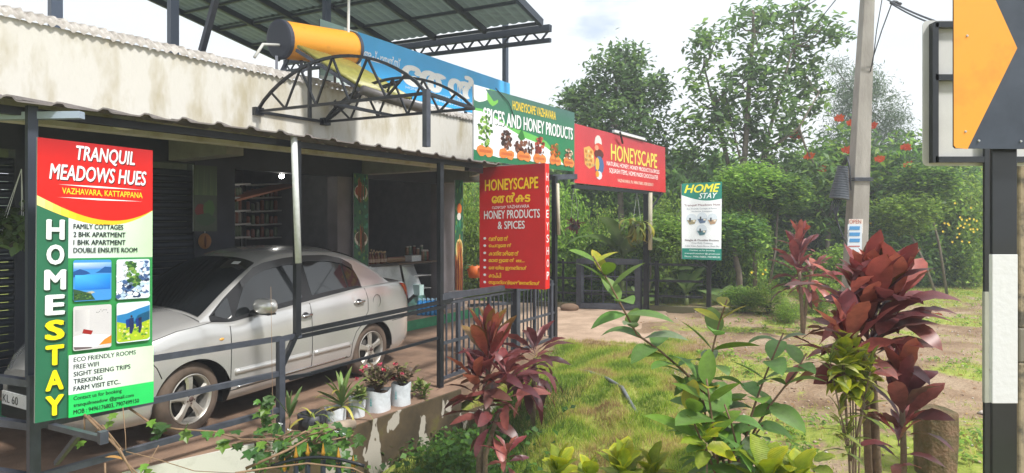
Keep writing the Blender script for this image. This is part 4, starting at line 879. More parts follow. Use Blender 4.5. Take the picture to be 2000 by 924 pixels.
for sg_ in (1, -1):
    cx, cy, cz = .565, .985, 1.13; b = B(); V = []; n_ = 18
    b.ell((cx, sg_ * cy, cz), (.10, .155, .092), 18, 12)
    for k, v in enumerate(b.v): x, y_, z = v; zz = cz + max(-.072, min(.075, (z - cz) * 1.05)); b.v[k] = (max(x, cx - .035), y_, zz)
    mi = b.build('mirror_housing', PAINT, car, smooth=True, local=True); B().tube([(cx + .02, sg_ * .80, 1.045), (cx + .01, sg_ * .90, 1.07)], .03, 8).build('mirror_arm', TRIM, mi, local=True)
    B().box(cx - .045, cx + .05, sg_ * cy - .10, sg_ * cy + .10, cz - .085, cz - .068).build('mirror_base', TRIM, mi, local=True)
# lamps, plate, grille
for sg_ in (1, -1):
    V = []; pts = [(-2.03, 1.09), (-2.13, 1.08), (-2.19, 1.05), (-2.225, .98), (-2.235, .88), (-2.24, .80), (-2.20, .84), (-2.14, .93), (-2.08, 1.02)]
    b = B(); top = [(-1.86, 1.142), (-1.95, 1.128), (-2.04, 1.10), (-2.11, 1.04), (-2.17, .97), (-2.21, .88)]; bot = [(-1.87, 1.125), (-1.92, 1.07), (-1.98, 1.0), (-2.04, .94), (-2.10, .885), (-2.16, .84)]
    V = [(x, sg_ * (side_y(x, z) + .010), z) for t_, b_ in zip(top, bot) for x, z in (t_, b_)]; V += [(-2.30, sg_ * .46, .92), (-2.30, sg_ * .46, .82)]
    b.add(V, [(2 * k, 2 * k + 1, 2 * k + 3, 2 * k + 2) for k in range(6)]); b.build('tail_light', mat('red_lens', (.55, .015, .02), .12, coat=.6), car, smooth=True, local=True)
    b = B(); V = [(x, sg_ * (side_y(x, z) + .008), z) for t_, b_ in zip([(1.60, .86), (1.75, .835), (1.9, .79), (2.0, .74)], [(1.66, .76), (1.78, .70), (1.9, .665), (2.02, .64)]) for x, z in (t_, b_)]; V += [(2.17, sg_ * .40, .70), (2.19, sg_ * .40, .58)]
    b.add(V, [(2 * k, 2 * k + 1, 2 * k + 3, 2 * k + 2) for k in range(4)]); b.build('headlight', mat('clear_lens', (.55, .58, .6), .1, .3, coat=1), car, smooth=True, local=True)
B().box(2.17, 2.20, -.34, .34, .50, .60).build('grille', TRIM, car, local=True); B().tube([(2.2, -.34, .60), (2.21, 0, .61), (2.2, .34, .60)], .012, 6).build('grille_trim', CHROME, car, local=True)
B().box(2.15, 2.20, -.45, .45, .27, .40).build('air_intake', TRIM, car, local=True)
npl = B().box(2.20, 2.212, -.41, .11, .385, .50).build('number_plate', WHITEPL, car, local=True)
V, Fs = text2d('KL 60', 0, 0); lo, hi = V.min(0), V.max(0); b = B(); b.v = [(2.2145, -.39 + (p[0] - lo[0]) / (hi[0] - lo[0]) * .26, .405 + (p[1] - lo[1]) / (hi[1] - lo[1]) * .07) for p in V]; b.f = list(Fs); b.c = [0] * len(b.v); b.build('lettering', TRIM, npl, local=True)
# wheels
def wheel(x, y, steer):
    sg_ = 1 if y > 0 else -1; M = Matrix.Translation((x, y, .338)) @ Matrix.Rotation(steer, 4, 'Z') @ Matrix.Diagonal((1.04, 1, 1.04, 1))
    w_ = bpy.data.objects.new('wheel', None); w_.empty_display_size = .1; sc.collection.objects.link(w_); w_.parent = car; w_.matrix_local = M
    def lb(b, nm, m): o = b.build(nm, m, w_, smooth=True, local=True); return o
    a_ = (0, sg_, 0)
    b = B(); b.lathe((0, 0, 0), [(.215, -.19), (.30, -.19), (.323, -.15), (.325, -.05), (.318, -.018), (.295, .002), (.26, .008), (.222, .0), (.214, -.02), (.214, -.10)], 40, a_); lb(b, 'tyre', RUB)
    b = B(); b.lathe((0, 0, 0), [(.217, -.012), (.222, .004), (.215, .008), (.203, -.006), (.198, -.03), (.195, -.12)], 40, a_); b.lathe((0, 0, 0), [(.001, .0), (.045, -.002), (.066, -.012), (.07, -.04)], 20, a_)
    for k in range(5):
        a = 2 * math.pi * k / 5 + .3; d = Vector((math.cos(a), 0, math.sin(a))); s_ = Vector((-math.sin(a), 0, math.cos(a))); Y_ = Vector((0, sg_, 0)); V = []
        for r_, wd, h in ((.03, .036, -.004), (.08, .030, -.004), (.14, .034, .0), (.208, .050, -.012)):
            for q in (-1, -.55, .55, 1): V.append(d * r_ + s_ * wd * q + Y_ * (h - (.022 if abs(q) == 1 else 0)))
        b.add(V, [(i * 4 + j, (i + 1) * 4 + j, (i + 1) * 4 + j + 1, i * 4 + j + 1) for i in range(3) for j in range(3)])
    o = lb(b, 'rim', ALLOY); es = o.modifiers.new('edge', 'EDGE_SPLIT')
    b = B()
    for k in range(5): a = 2 * math.pi * (k + .5) / 5 + .3; b.lathe((.038 * math.cos(a), sg_ * -.006, .038 * math.sin(a)), [(.008, .0), (.008, .008), (.001, .009)], 8, a_)
    b.lathe((0, sg_ * .0, 0), [(.024, 0), (.022, .006), (.001, .008)], 16, a_); lb(b, 'wheel_nuts', mat('rusty_nut', (.10, .06, .05), .6))
    b = B(); b.lathe((0, 0, 0), [(.001, -.055), (.13, -.055), (.135, -.08)], 24, a_); lb(b, 'brake_disc', mat('dark_disc', (.05, .045, .04), .6, .5))
    b = B(); b.lathe((0, 0, 0), [(.19, -.13), (.001, -.14)], 24, a_); lb(b, 'inner_barrel', TRIM)
for x, y, st_ in ((1.25, .80, R(7)), (-1.25, .80, 0), (1.25, -.80, R(7)), (-1.25, -.80, 0)): wheel(x, y, st_)
for x in (1.25, -1.25):
    b = B(); V = []
    for k in range(25):
        a = math.pi * k / 24; 
        for sg_ in (1,):
            V += [(x + .387 * math.cos(a), .83, .325 + .387 * math.sin(a)), (x + .387 * math.cos(a), -.83, .325 + .387 * math.sin(a))]
    b.add(V, [(2 * k, 2 * k + 1, 2 * k + 3, 2 * k + 2) for k in range(24)]); b.box(x - .37, x + .37, -.5, .5, .3, .62); b.build('wheel_well', TRIM, car, local=True)

# ------------------------------------------------------------------ shop goods
def counter():
    t_ = thing('display_cooler', 'glass fronted display cooler with slanted panes on the shop plinth', 'cooler', G(760, 640, .2))
    W_ = mat('cooler_glass', (.45, .50, .53), .08, .0, coat=1, col2=(.75, .80, .84), scale=2.5); DK = TRIM
    f = lambda px, py, Y: P(px, py, Y)
    def quad(pts, nm, m, th=.03):
        b = B(); q = [f(*p) for p in pts]; bk = [v - NF * th for v in q]; b.add(q + bk, [(0, 3, 2, 1), (4, 5, 6, 7), (0, 1, 5, 4), (1, 2, 6, 5), (2, 3, 7, 6), (3, 0, 4, 7)]); b.build(nm, m, t_)
    Ya, Yb, Yc = 11.0, 11.75, 12.2
    quad([(718, 521, Ya), (781, 517, Yb), (796, 590, Yb), (738, 600, Ya)], 'glass_pane', W_); quad([(784, 517, Yb), (807, 515, Yc), (824, 560, Yc), (798, 583, Yb)], 'glass_pane', W_)
    quad([(780, 516, Yb - .02), (784, 516, Yb - .02), (798, 600, Yb - .02), (793, 602, Yb - .02)], 'frame_bar', DK, .04); quad([(797, 583, Yb), (824, 560, Yc), (826, 565, Yc), (798, 592, Yb)], 'frame_bar', DK, .04)
    quad([(716, 518, Ya), (842, 510, Yc), (842, 514, Yc), (716, 523, Ya)], 'top_edge', DK, .5)
    quad([(796, 592, Yb), (826, 567, Yc), (838, 598, Yc), (797, 612, Yb)], 'base_panel', mat('green_glass', (.10, .22, .19), .2, var=.3), .3)
    quad([(720, 600, Ya), (797, 590, Yb), (797, 626, Yb), (725, 640, Ya)], 'base_panel', DK, .4)
    for k, py in enumerate((537, 562)): quad([(808, py + 1, Yb + .3), (842, py - 1, Yc + .1), (842, py + 1, Yc + .1), (808, py + 3, Yb + .3)], 'shelf', WHITEPL, .3)
counter()
sb = B(); p_, q_ = P(716, 519, 11.25), P(845, 509, 12.4); sb.bar(p_, q_, .35, .03); tag(sb.build('counter_shelf', mat('counter_wood', (.10, .07, .05), .6)), 'dark shelf carrying bottles above the display cooler', 'shelf')
cols = [((.16, .05, .03), 'brown'), ((.10, .025, .02), 'dark red'), ((.20, .12, .05), 'amber'), ((.07, .05, .04), 'black')]
bp0 = None
for k in range(12):
    t = k / 11; px = 722 + 31 * t + rnd.uniform(-.6, .6); Y = 11.2 + .35 * t + (.12 if k % 2 else 0); p_ = P(px, 517 - 1.5 * t, Y); hgt = .27 * rnd.uniform(.85, 1.05)
    t_ = thing('bottle', 'dark glass bottle in the row on the shelf above the display cooler', 'bottle', p_, 'bottles in a row above the display cooler')
    B().lathe(p_, [(.001, 0), (.033, .002), (.033, hgt * .5), (.030, hgt * .58), (.012, hgt * .75), (.012, hgt * .93), (.001, hgt * .93)], 10).build('glass', mat('bottle_' + cols[k % 4][1].replace(' ', '_'), cols[k % 4][0], .12), t_, smooth=True)
    B().lathe(p_, [(.014, hgt * .88), (.014, hgt), (.001, hgt)], 8).build('cap', mat('bottle_cap', (.55, .40, .22), .4), t_); B().lathe(p_, [(.0345, hgt * .15), (.0345, hgt * .42)], 10).build('paper_label', mat('bottle_label', (.42, .30, .22), .6), t_)
for k in range(15):
    t = k / 14; p_ = P(757 + 36 * t, 514.5 - 2.4 * t, 11.75 + .35 * t); hj = .115
    t_ = thing('jar', 'small honey jar in the low tray row beside the white box', 'jar', p_, 'small jars in the tray on the shelf')
    B().lathe(p_, [(.001, 0), (.022, .002), (.022, hj * .8), (.018, hj * .88)], 8).build('glass', mat('honey_jar', (.35, .22, .12), .2), t_, smooth=True); B().lathe(p_, [(.021, hj * .84), (.021, hj), (.001, hj)], 8).build('lid', mat('jar_lid', (.20, .07, .04), .5), t_)
p_ = P(808, 509, 12.15); tag(B().obox(p_ + Vector((0, 0, .04)), UF * .16, NF * .10, (0, 0, .065)).build('carton', WHITEPL), 'white carton on the shelf right of the small jars', 'box')
for k in range(9):
    px = 793 + 7 * (k % 5) + rnd.uniform(0, 3) if k < 6 else 826 + 4 * (k - 6); p_ = P(px, 498 if k < 6 else 511, 12.2 + .05 * (k % 3)); hj = rnd.uniform(.13, .2) if k < 6 else .24
    t_ = thing('jar', 'jar of preserves standing on the white carton' if k < 6 else 'tall clear jar at the shelf end by the black post', 'jar', p_, 'jars on the carton' if k < 6 else 'tall jars at the shelf end')
    B().lathe(p_, [(.001, 0), (.033, .002), (.033, hj * .8), (.026, hj * .88)], 9).build('glass', mat(('jar_brown', 'jar_green', 'jar_red')[k % 3], ((.22, .13, .08), (.12, .18, .13), (.25, .07, .05))[k % 3], .2), t_, smooth=True); B().lathe(p_, [(.028, hj * .84), (.028, hj), (.001, hj)], 9).build('lid', mat('pale_lid', (.45, .42, .38), .5), t_)
# shrink packs of blue water bottles
wp = 0
for r_ in range(3):
    for k in range(5):
        p_ = P(818 + 8.6 * k + 3 * (r_ % 2), 602 - 2.2 * r_, 11.55 + .10 * r_); t_ = thing('water_bottle', 'blue water bottle in the shrink wrapped pack on the shop plinth', 'bottle', (p_.x, p_.y, .21), 'blue water bottles packed on the plinth')
        B().lathe((p_.x, p_.y, .21), [(.001, 0), (.038, .003), (.040, .08), (.036, .10), (.040, .12), (.040, .20), (.033, .23), (.014, .265), (.014, .285)], 12).build('body', mat('blue_bottle_plastic', (.03, .30, .72), .12, coat=.5), t_, smooth=True); B().lathe((p_.x, p_.y, .21), [(.017, .28), (.017, .30), (.001, .30)], 8).build('cap', mat('pale_blue_cap', (.45, .70, .85), .4), t_)
tag(B().obox(P(816, 566, 11.95) , UF * .06, NF * .1, (0, 0, .10)).build('folded_packet', mat('mint_packet', (.55, .75, .72), .4)), 'pale mint packet behind the blue water bottles', 'packet')
tag(B().obox(P(882, 582, 12.0), UF * .02, NF * .06, (0, 0, .12)).build('white_packet', WHITEPL), 'white packet standing behind the black post', 'packet')
# dim shelves in the open shop behind the car
for (pxa, pxb, Y, lab) in ((478, 545, 10.6, 'dim shelf rack of jars left of the awning post'), (548, 640, 11.4, 'dim shelf rack of jars right of the awning post'), (733, 838, 13.9, 'dim shelf rack on the back wall of the snack shop'), (425, 472, 9.3, 'narrow dim shelf rack beside the orange ornament')):
    t_ = thing('shelf_rack', lab, 'shelf', G(pxa, 640, .2))
    for k, py in enumerate((362, 388, 414, 440, 466)):
        a_, c_ = P(pxa, py, Y), P(pxb, py - 3, Y + .9); B().bar(a_, c_, .3, .025).build('shelf', mat('pale_shelf', (.5, .49, .48), .7), t_)
        for j in range(7):
            if k: q = a_.lerp(c_, (j + .6) / 7.4); h_ = rnd.uniform(.11, .17); B().lathe(q + Vector((0, 0, .012)), [(.001, 0), (.036, .0), (.036, h_), (.02, h_ + .02), (.001, h_ + .02)], 8).build('jar', mat(('dim_jar', 'dim_jar_red', 'dim_jar_green')[rnd.randrange(3)], ((.30, .28, .25), (.28, .12, .09), (.16, .20, .13))[(j + k) % 3], .3), t_, smooth=True)
    for s_ in (pxa, pxb): yy = Y if s_ == pxa else Y + .9; p_ = P(s_, 360, yy); B().bar((p_.x, p_.y, .2), p_, .04).build('upright', TRIM, t_)
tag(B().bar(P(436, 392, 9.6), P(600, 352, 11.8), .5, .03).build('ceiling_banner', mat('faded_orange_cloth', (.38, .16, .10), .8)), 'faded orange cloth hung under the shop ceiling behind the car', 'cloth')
tag(B().obox(P(783, 404 + 10, 14.0), UF * .16, NF * .01, (0, 0, .14)).build('wall_poster', WHITEPL), 'small pale notice on the back wall above the bottles', 'poster')
for k, px in enumerate((757, 772)): tag(B().obox(P(px, 459, 14.2), UF * .12, NF * .03, (0, 0, .12)).build('wall_packet', mat('amber_packet%d' % k, ((.30, .2, .12), (.38, .12, .05))[k], .6)), ('tan packet', 'red packet')[k] + ' hanging on the dim back wall above the jars', 'packet')
tag(B().ell(P(786, 432, 13.6), (.05, .04, .10), 10, 8).build('hanging_lamp', mat('amber_lamp', (.5, .15, .03), .5, emit=(1, .3, .06, .35)), smooth=True), 'small dull orange lamp hanging inside the snack shop', 'lamp')

# ------------------------------------------------------------------ chevron sign, sign back, utility pole
PB, PW = mat('glossy_black_post', (.02, .024, .03), .3, coat=.3, var=.2, scale=6), mat('white_post_band', (.70, .71, .72), .45, col2=(.40, .36, .30), scale=14, ramp=(.27, .36), bump=.1)
def banded(name, label, px, Y, w_, bands, cat='post', group=None):
    t_ = thing(name, label, cat, (P(px, 430, Y).x, Y, gzf(P(px, 430, Y).x, Y)), group); zg = gzf(P(px, 430, Y).x, Y) - .1
    for y1, y0, m_, nm in bands:
        a_ = P(px, y1, Y); z0 = zg if y0 is None else P(px, y0, Y).z; b = B(); e_ = .0 if m_ is PB else .0015
        b.obox((a_.x, Y + .008, (a_.z + z0) / 2), (w_ / 2 + e_, 0, 0), (0, .007 + e_, 0), (0, 0, (a_.z - z0) / 2)); b.build(nm, m_, t_, bevel=.0015)
    return t_
Yc = 2.2; cs = banded('chevron_sign', 'black and orange chevron road sign on a thick black and white post', 1963, Yc, .088, [(200, 497, PB, 'black_band'), (497, 788, PW, 'white_band'), (788, None, PB, 'black_band')])
pl = Yc - .05
def sheetpoly(pts, Y, th, nm, m_, parent, sm_=False):
    b = B(); k = len(pts); f = [P(x, y, Y) for x, y in pts]; b.add(f + [v + Vector((0, th, 0)) for v in f], [tuple(range(k)), tuple(range(2 * k - 1, k - 1, -1))] + [(i, i + k, (i + 1) % k + k, (i + 1) % k) for i in range(k)]); return b.build(nm, m_, parent)
sheetpoly([(1866, -330), (1862, -326), (1862, 286), (1866, 290), (2330, 294), (2334, 290), (2334, -326), (2330, -330)], pl, .004, 'plate', mat('black_reflective_sheet', (.055, .070, .10), .45, coat=.1, col2=(.03, .04, .06), scale=5), cs)  # bluish lift of the black is sky reflection put into the colour
m_o = mat('orange_reflective_sheet', (.88, .36, .03), .45, col2=(.70, .27, .03), scale=7, ramp=(.28, .5), coat=.15)
sheetpoly([(1867, 289), (1863, 284), (1863, 20), (1863, -120), (1863, -300), (1905, -300), (1940, -10), (1987, 94), (1890, 291)], pl - .002, .0015, 'chevron_arrow', m_o, cs)
sheetpoly([(2040, 291), (2000, 291), (2130, 94), (2060, -120), (2110, -120), (2170, 94)], pl - .002, .0015, 'chevron_arrow', m_o, cs)
for px, py in ((1889, 70), (1886, 257), (1912, 275), (1994, 276)): c_ = P(px, py, pl - .003); B().lathe(c_, [(.0045, 0), (.003, .003), (.001, .003)], 8, (0, -1, 0)).build('rivet', ALU, cs)
Yr = 2.9; ns = banded('road_sign_back', 'blank grey road sign seen from behind on a thin post left of the chevron', 1932, Yr, .040, [(250, 570, PB, 'black_band'), (570, 787, mat('greying_white_band', (.42, .43, .36), .6, var=.2), 'white_band'), (787, None, PB, 'black_band')])
GREY = mat('bare_aluminium_back', (.72, .72, .71), .5, .0, var=.12, scale=6)
rr_ = [(1802 + 10 - 10 * math.cos(a), 40 + 10 - 10 * math.sin(a)) for a in (0, .5, 1.0, 1.57)] + [(2200, 40), (2200, 324)] + [(1802 + 10 - 10 * math.sin(a), 324 - 10 + 10 * math.cos(a)) for a in (0, .5, 1.0, 1.57)]
sheetpoly(rr_, Yr + .03, .003, 'plate', GREY, ns)
for (x0, y0, x1, y1) in ((1824, 46, 1824, 318), (1824, 312, 2200, 312), (1824, 49, 2200, 49), (1824, 152, 2200, 152)):
    B().bar(P(x0, y0, Yr + .015), P(x1, y1, Yr + .015), .028, .026, up=(0, 1, 0)).build('angle_bar', PB, ns)
# weathered concrete marker at the right edge
t_ = thing('marker_post', 'flaking yellow and black concrete marker at the right edge of the photo', 'post', (P(2010, 430, 3.3).x, 3.3, gzf(P(2010, 430, 3.3).x, 3.3)))
m_f = mat('flaking_marker_paint', (.36, .29, .19), .85, col2=(.10, .09, .07), scale=9, ramp=(.4, .55), bump=.3); zb_ = t_.location.z - .1
for y1, y0, m_ in ((322, 640, m_f), (640, 708, mat('flaking_black_paint', (.03, .03, .035), .7, col2=(.2, .18, .14), scale=8, ramp=(.62, .7))), (708, None, m_f)):
    a_ = P(2022, y1, 3.3); z0 = zb_ if y0 is None else P(0, y0, 3.3).z; B().obox((a_.x, 3.35, (a_.z + z0) / 2), (.095, 0, 0), (0, .06, 0), (0, 0, (a_.z - z0) / 2)).build('painted_band', m_, t_, bevel=.01)

up_ = thing('utility_pole', 'tall tapering concrete utility pole with an OPEN notice pasted on it', 'pole', G(1668, 640, .1)); CP = mat('pole_concrete', (.41, .385, .35), .85, col2=(.25, .23, .205), scale=3, bump=.3, stretch=(1, 1, .25))
YP = 11.0; b = B(); lv = [(700, 1662, 18.5), (490, 1671, 17), (200, 1684, 13.5), (0, 1694, 10.5), (-200, 1703, 9)]
V = []
for py, px, hw in lv: c_ = P(px, py, YP); h_ = hw * YP / F; V += [c_ + Vector((sx * h_, sy * h_ * .8, 0)) for sx, sy in ((-1, -1), (1, -1), (1, 1), (-1, 1))]
b.add(V, [(i * 4 + j, i * 4 + (j + 1) % 4, (i + 1) * 4 + (j + 1) % 4, (i + 1) * 4 + j) for i in range(4) for j in range(4)] + [(3, 2, 1, 0)]); b.build('shaft', CP, up_, bevel=.01)
for py in (349, 353): a_ = P(1678.5, py, YP); B().obox(a_, (.165, 0, 0), (0, .15, 0), (0, 0, .012)).build('clamp_band', STEEL, up_)
def flat(px0, py0, px1, py1, Y, col, nm='paper', parent=up_, off=0):
    return sheetpoly([(px0, py0), (px1, py0), (px1 - 1, py1), (px0 - 1, py1)], Y, .004, nm, mat('print_%d_%d_%d' % col, s2l(col), .6), parent)
YF = YP - .20
flat(1658, 428, 1686, 456, YF, (222, 214, 206)); flat(1656, 438, 1684, 492, YF - .006, (206, 216, 226))
for y in (442, 454, 466): flat(1660, y, 1680, y + 7, YF - .012, (70, 140, 196), 'printed_block')
flat(1658, 480, 1680, 482, YF - .012, (180, 90, 90), 'printed_block')
V, Fs = text2d('OPEN', 0, 0); lo, hi = V.min(0), V.max(0); b = B(); b.v = [tuple(P(1659 + (p[0] - lo[0]) / (hi[0] - lo[0]) * 23, 437 - (p[1] - lo[1]) / (hi[1] - lo[1]) * 8, YF - .008)) for p in V]; b.f = list(Fs); b.c = [0] * len(b.v); b.build('lettering', mat('print_red', s2l((170, 70, 60)), .6), up_)
cc = thing('cable_coil', 'black ribbed cable joint box with looped cables beside the utility pole', 'cable box', P(1640, 340, 10.9)); b = B(); CB = mat('black_cable', (.04, .045, .055), .5)
pf = [(.001, 0)]; n_r = 14
for k in range(n_r): r_ = .085 + .085 * k / n_r; pf += [(r_, -.042 * k), (r_, -.042 * k - .028), (r_ - .02, -.042 * k - .034)]
pf.append((.001, -.042 * n_r)); b.lathe(P(1646, 325, 10.9), pf, 16, (.12, 0, 1)); b.build('ribbed_sleeve', mat('grey_ribbed_sleeve', (.10, .115, .14), .55), cc, smooth=False)
for k in range(5): B().tube([P(1648 - 3 * k, 378, 10.9), P(1640 - 4 * k, 400, 10.9), P(1630 + 3 * k, 430 + 5 * k, 10.8), P(1642 + 3 * k, 455 + 6 * k, 10.8), P(1658, 430 + 6 * k, 10.8)][:3 + (k > 2) * 2], .010, 6).build('cable', CB, cc, smooth=True)
for k in range(3): B().tube([P(1645 + 3 * k, 322, 10.8), P(1652 + 2 * k, 305, 10.75), P(1660, 325 + 6 * k, 10.75), P(1662, 372, 10.75)], .012, 6).build('cable', CB, cc, smooth=True)
def wire(pts, r, label, sag=0):
    Q = [P(*p) for p in pts]
    if len(Q) == 2: Q = [Q[0].lerp(Q[1], k / 12) - Vector((0, 0, sag * 4 * (k / 12) * (1 - k / 12))) for k in range(13)]
    o = B().tube(Q, r, 6).build('wire', CB, smooth=True); tag(o, label, 'wire')
wire([(1738, 2, 10), (1900, 62, 8)], .014, 'upper thick wire running down to the road sign from the insulator', .05); wire([(1742, 8, 10), (1870, 60, 8.4)], .012, 'lower wire below the thick wire near the insulator', .05)
wire([(1742, 6, 10), (1722, 60, 10.6), (1706, 110, 10.8), (1700, 140, 10.9)], .010, 'wire curving from the insulator to the utility pole'); wire([(1726, -20, 10.2), (1712, 60, 10.6), (1704, 128, 10.9)], .008, 'straight thin wire just right of the utility pole')
wire([(1640, -10, 12), (1560, 90, 16), (1500, 120, 19)], .010, 'wire passing left of the utility pole into the tall tree'); wire([(1612, -12, 12), (1570, 15, 13), (1530, 30, 14)], .010, 'short wire at the top edge above the tall tree')
ins = thing('insulator', 'small black line insulator at the top right of the utility pole', 'insulator', P(1748, 5, 10)); B().ell(P(1746, 5, 10), (.07, .05, .035), 10, 8).build('body', CB, ins, smooth=True); B().ell(P(1755, 8, 10), (.05, .05, .03), 10, 8).build('cap', CB, ins, smooth=True); B().tube([P(1738, 2, 10), P(1690, -25, 10.8)], .012, 6).build('stay', CB, ins)

# ------------------------------------------------------------------ plants: leaf meshes
def leafmesh(name, L=1, W=.2, arch=.6, fold=.25, nseg=7, pet=.12, tip=1.0, m=None, c0=(1, 1, 1), c1=(1, 1, 1), twist=0, wav=0, rib=None, pk=.75):
    V = []; C = []; ang = 0; x = z = 0; st = L / nseg
    for i in range(nseg + 1):
        t = i / nseg; tt = max(0, (t - pet) / (1 - pet)); wd = W / 2 * (math.sin(math.pi * min(1, tt ** pk)) ** (.8 * tip)) if tt > 0 else .012 * L
        wd = max(wd, .006 * L if i < nseg else .0005); tw = twist * t; zz = wav * math.sin(i * 2.3) * wd
        for q in (-1, 0, 1):
            yy = q * wd * math.cos(fold); up = abs(q) * wd * math.sin(fold) + (zz if q else 0) * q
            y2 = yy * math.cos(tw) - up * math.sin(tw); u2 = yy * math.sin(tw) + up * math.cos(tw)
            V.append((x - math.sin(-ang) * 0 + u2 * math.sin(ang), y2, z + u2 * math.cos(ang)))
            cc = [c0[k] + (c1[k] - c0[k]) * (t if q else t * .6) for k in range(3)]
            if rib and q == 0: cc = [cc[k] * .4 + rib[k] * .6 for k in range(3)]
            C.append(cc)
        ang -= -0 + arch / nseg * (1.6 * t + .2) * -1 * -1
        x += math.cos(ang) * st; z += math.sin(ang) * st
    Fs = []
    for i in range(nseg):
        for q in (0, 1): Fs.append((i * 3 + q, i * 3 + q + 1, (i + 1) * 3 + q + 1, (i + 1) * 3 + q))
    return rawmesh(name, V, Fs, m, C, True)
CORD = mat('cordyline_leaf', (1, 1, 1), .4, attr=True, trans=.32, rnd_=.45, spec=.6, var=.35, scale=7)
DK, MD, RD, OR = (.17, .052, .058), (.31, .075, .072), (.47, .105, .085), (.50, .17, .07)
cord = [leafmesh('leaf_blade', 1, .27, a_, .32, 9, .16, .72, CORD, c0, c1, tw, .16, pk=1.12) for a_, c0, c1, tw in ((.5, DK, MD, .3), (.8, MD, DK, -.3), (1.0, DK, (.13, .05, .04), .4), (.3, MD, RD, .2), (.2, RD, OR, -.2), (.6, MD, RD, .5), (1.3, DK, MD, .2), (.4, (.16, .05, .03), (.28, .17, .03), .1))]
def place_leaf(parent, me, p, az, el, s_, roll=0, name='leaf', sw=1):
    off = base_of(parent).location if parent.type == 'EMPTY' else Vector((0, 0, 0))
    M = Matrix.Translation(Vector(p) - off) @ Matrix.Rotation(az, 4, 'Z') @ Matrix.Rotation(-el, 4, 'Y') @ Matrix.Rotation(roll, 4, 'X') @ Matrix.Diagonal((s_, s_ * sw, s_, 1)); return link(name, me, parent, M)
def rosette(parent, p, n_, L, tiltv=(0, 0), young=(3, 4), old=(0, 1, 2, 5, 6), h=.25, rs=0, e0=82, e1=-15, sw=1.0):
    r_ = random.Random(rs)
    for k in range(n_):
        t = k / max(1, n_ - 1); el = R(e0 + (e1 - e0) * t ** 1.15 + r_.uniform(-9, 9)); az = k * 2.39996 + r_.uniform(-.3, .3)
        pp = Vector(p) + Vector((tiltv[0] * h * (1 - t), tiltv[1] * h * (1 - t), h * (1 - t) - h * .5)); me = cord[r_.choice(young)] if t < .42 else cord[r_.choice(old)]
        place_leaf(parent, me, pp, az, el, L * (1.0 - .25 * abs(t - .5)) * r_.uniform(.85, 1.12) * (.8 if k < 2 else 1), r_.uniform(-.5, .5), sw=sw * r_.uniform(.85, 1.1))
STEM = mat('ringed_stem', (.24, .17, .11), .8, var=.4, scale=20, bump=.3)
def stem(parent, pts, r0, r1, nm='stem', m_=STEM):
    n_ = len(pts); return B().tube(pts, [r0 + (r1 - r0) * i / (n_ - 1) for i in range(n_)], 8).build(nm, m_, parent, smooth=True)
def groundp(px, Y): x = (px - HX) * Y / F; return Vector((x, Y, gzf(x, Y) - .03))
# left cordyline in front of the wall corner
t_ = thing('cordyline_plant', 'tall red and maroon cordyline in front of the railing corner', 'plant', groundp(935, 5.3), 'red leaved cordyline plants'); g_ = t_.location
stem(t_, [g_, P(938, 880, 5.3), P(950, 800, 5.3), P(955, 700, 5.35)], .035, .022); stem(t_, [g_ + Vector((.05, 0, 0)), P(948, 890, 5.25), P(975, 800, 5.25)], .025, .018)
rosette(t_, P(956, 720, 5.32), 26, .46, (0, 0), (3, 4, 4, 7), h=.42, rs=1, e0=86, e1=0); rosette(t_, P(955, 690, 5.3), 9, .46, (0, 0), (4, 3, 7), old=(3, 4), h=.15, rs=51, e0=89, e1=58); rosette(t_, P(935, 770, 5.25), 18, .42, rs=2, e0=60, e1=0, h=.3, young=(0, 3, 5)); rosette(t_, P(990, 755, 5.2), 16, .42, rs=3, e0=60, e1=0, h=.25, young=(5, 1, 3)); rosette(t_, P(960, 825, 5.15), 12, .36, rs=4, e0=30, e1=-40, h=.25, young=(1, 2))
t2 = thing('cordyline_plant', 'dark purple drooping cordyline right of the tall red one by the railing', 'plant', groundp(1040, 6.6), 'red leaved cordyline plants'); stem(t2, [t2.location, P(1042, 760, 6.6), P(1045, 700, 6.6)], .03, .02)
rosette(t2, P(1045, 705, 6.6), 26, .48, young=(0, 2), old=(0, 2, 6), rs=5, e0=60, e1=-45, h=.3, sw=.85); rosette(t2, P(1030, 745, 6.4), 14, .42, young=(2, 6), rs=6, e0=35, e1=-50, h=.2)
t3 = thing('cordyline_plant', 'small maroon cordyline sprout at the bottom edge below the tall red one', 'plant', groundp(985, 4.5), 'red leaved cordyline plants'); stem(t3, [t3.location, P(985, 905, 4.5)], .015, .012); rosette(t3, P(990, 895, 4.5), 11, .22, young=(5, 1), rs=9, e0=70, e1=-10, h=.1)
# far cordyline by the bushes
t4 = thing('cordyline_plant', 'upright red cordyline on two bare stems in front of the far bushes', 'plant', groundp(1568, 10.2), 'red leaved cordyline plants')
stem(t4, [t4.location, P(1566, 600, 10.2), P(1560, 520, 10.2)], .035, .03); stem(t4, [t4.location, P(1575, 590, 10.2), P(1585, 530, 10.1)], .03, .025)
rosette(t4, P(1558, 530, 10.2), 26, .62, rs=11, young=(3, 5), e0=85, e1=-20, h=.5); rosette(t4, P(1562, 480, 10.2), 12, .42, rs=12, young=(3, 3, 5), e0=86, e1=30, h=.3); rosette(t4, P(1588, 545, 10.1), 14, .5, rs=13, young=(0, 5), e0=60, e1=-60, h=.3)
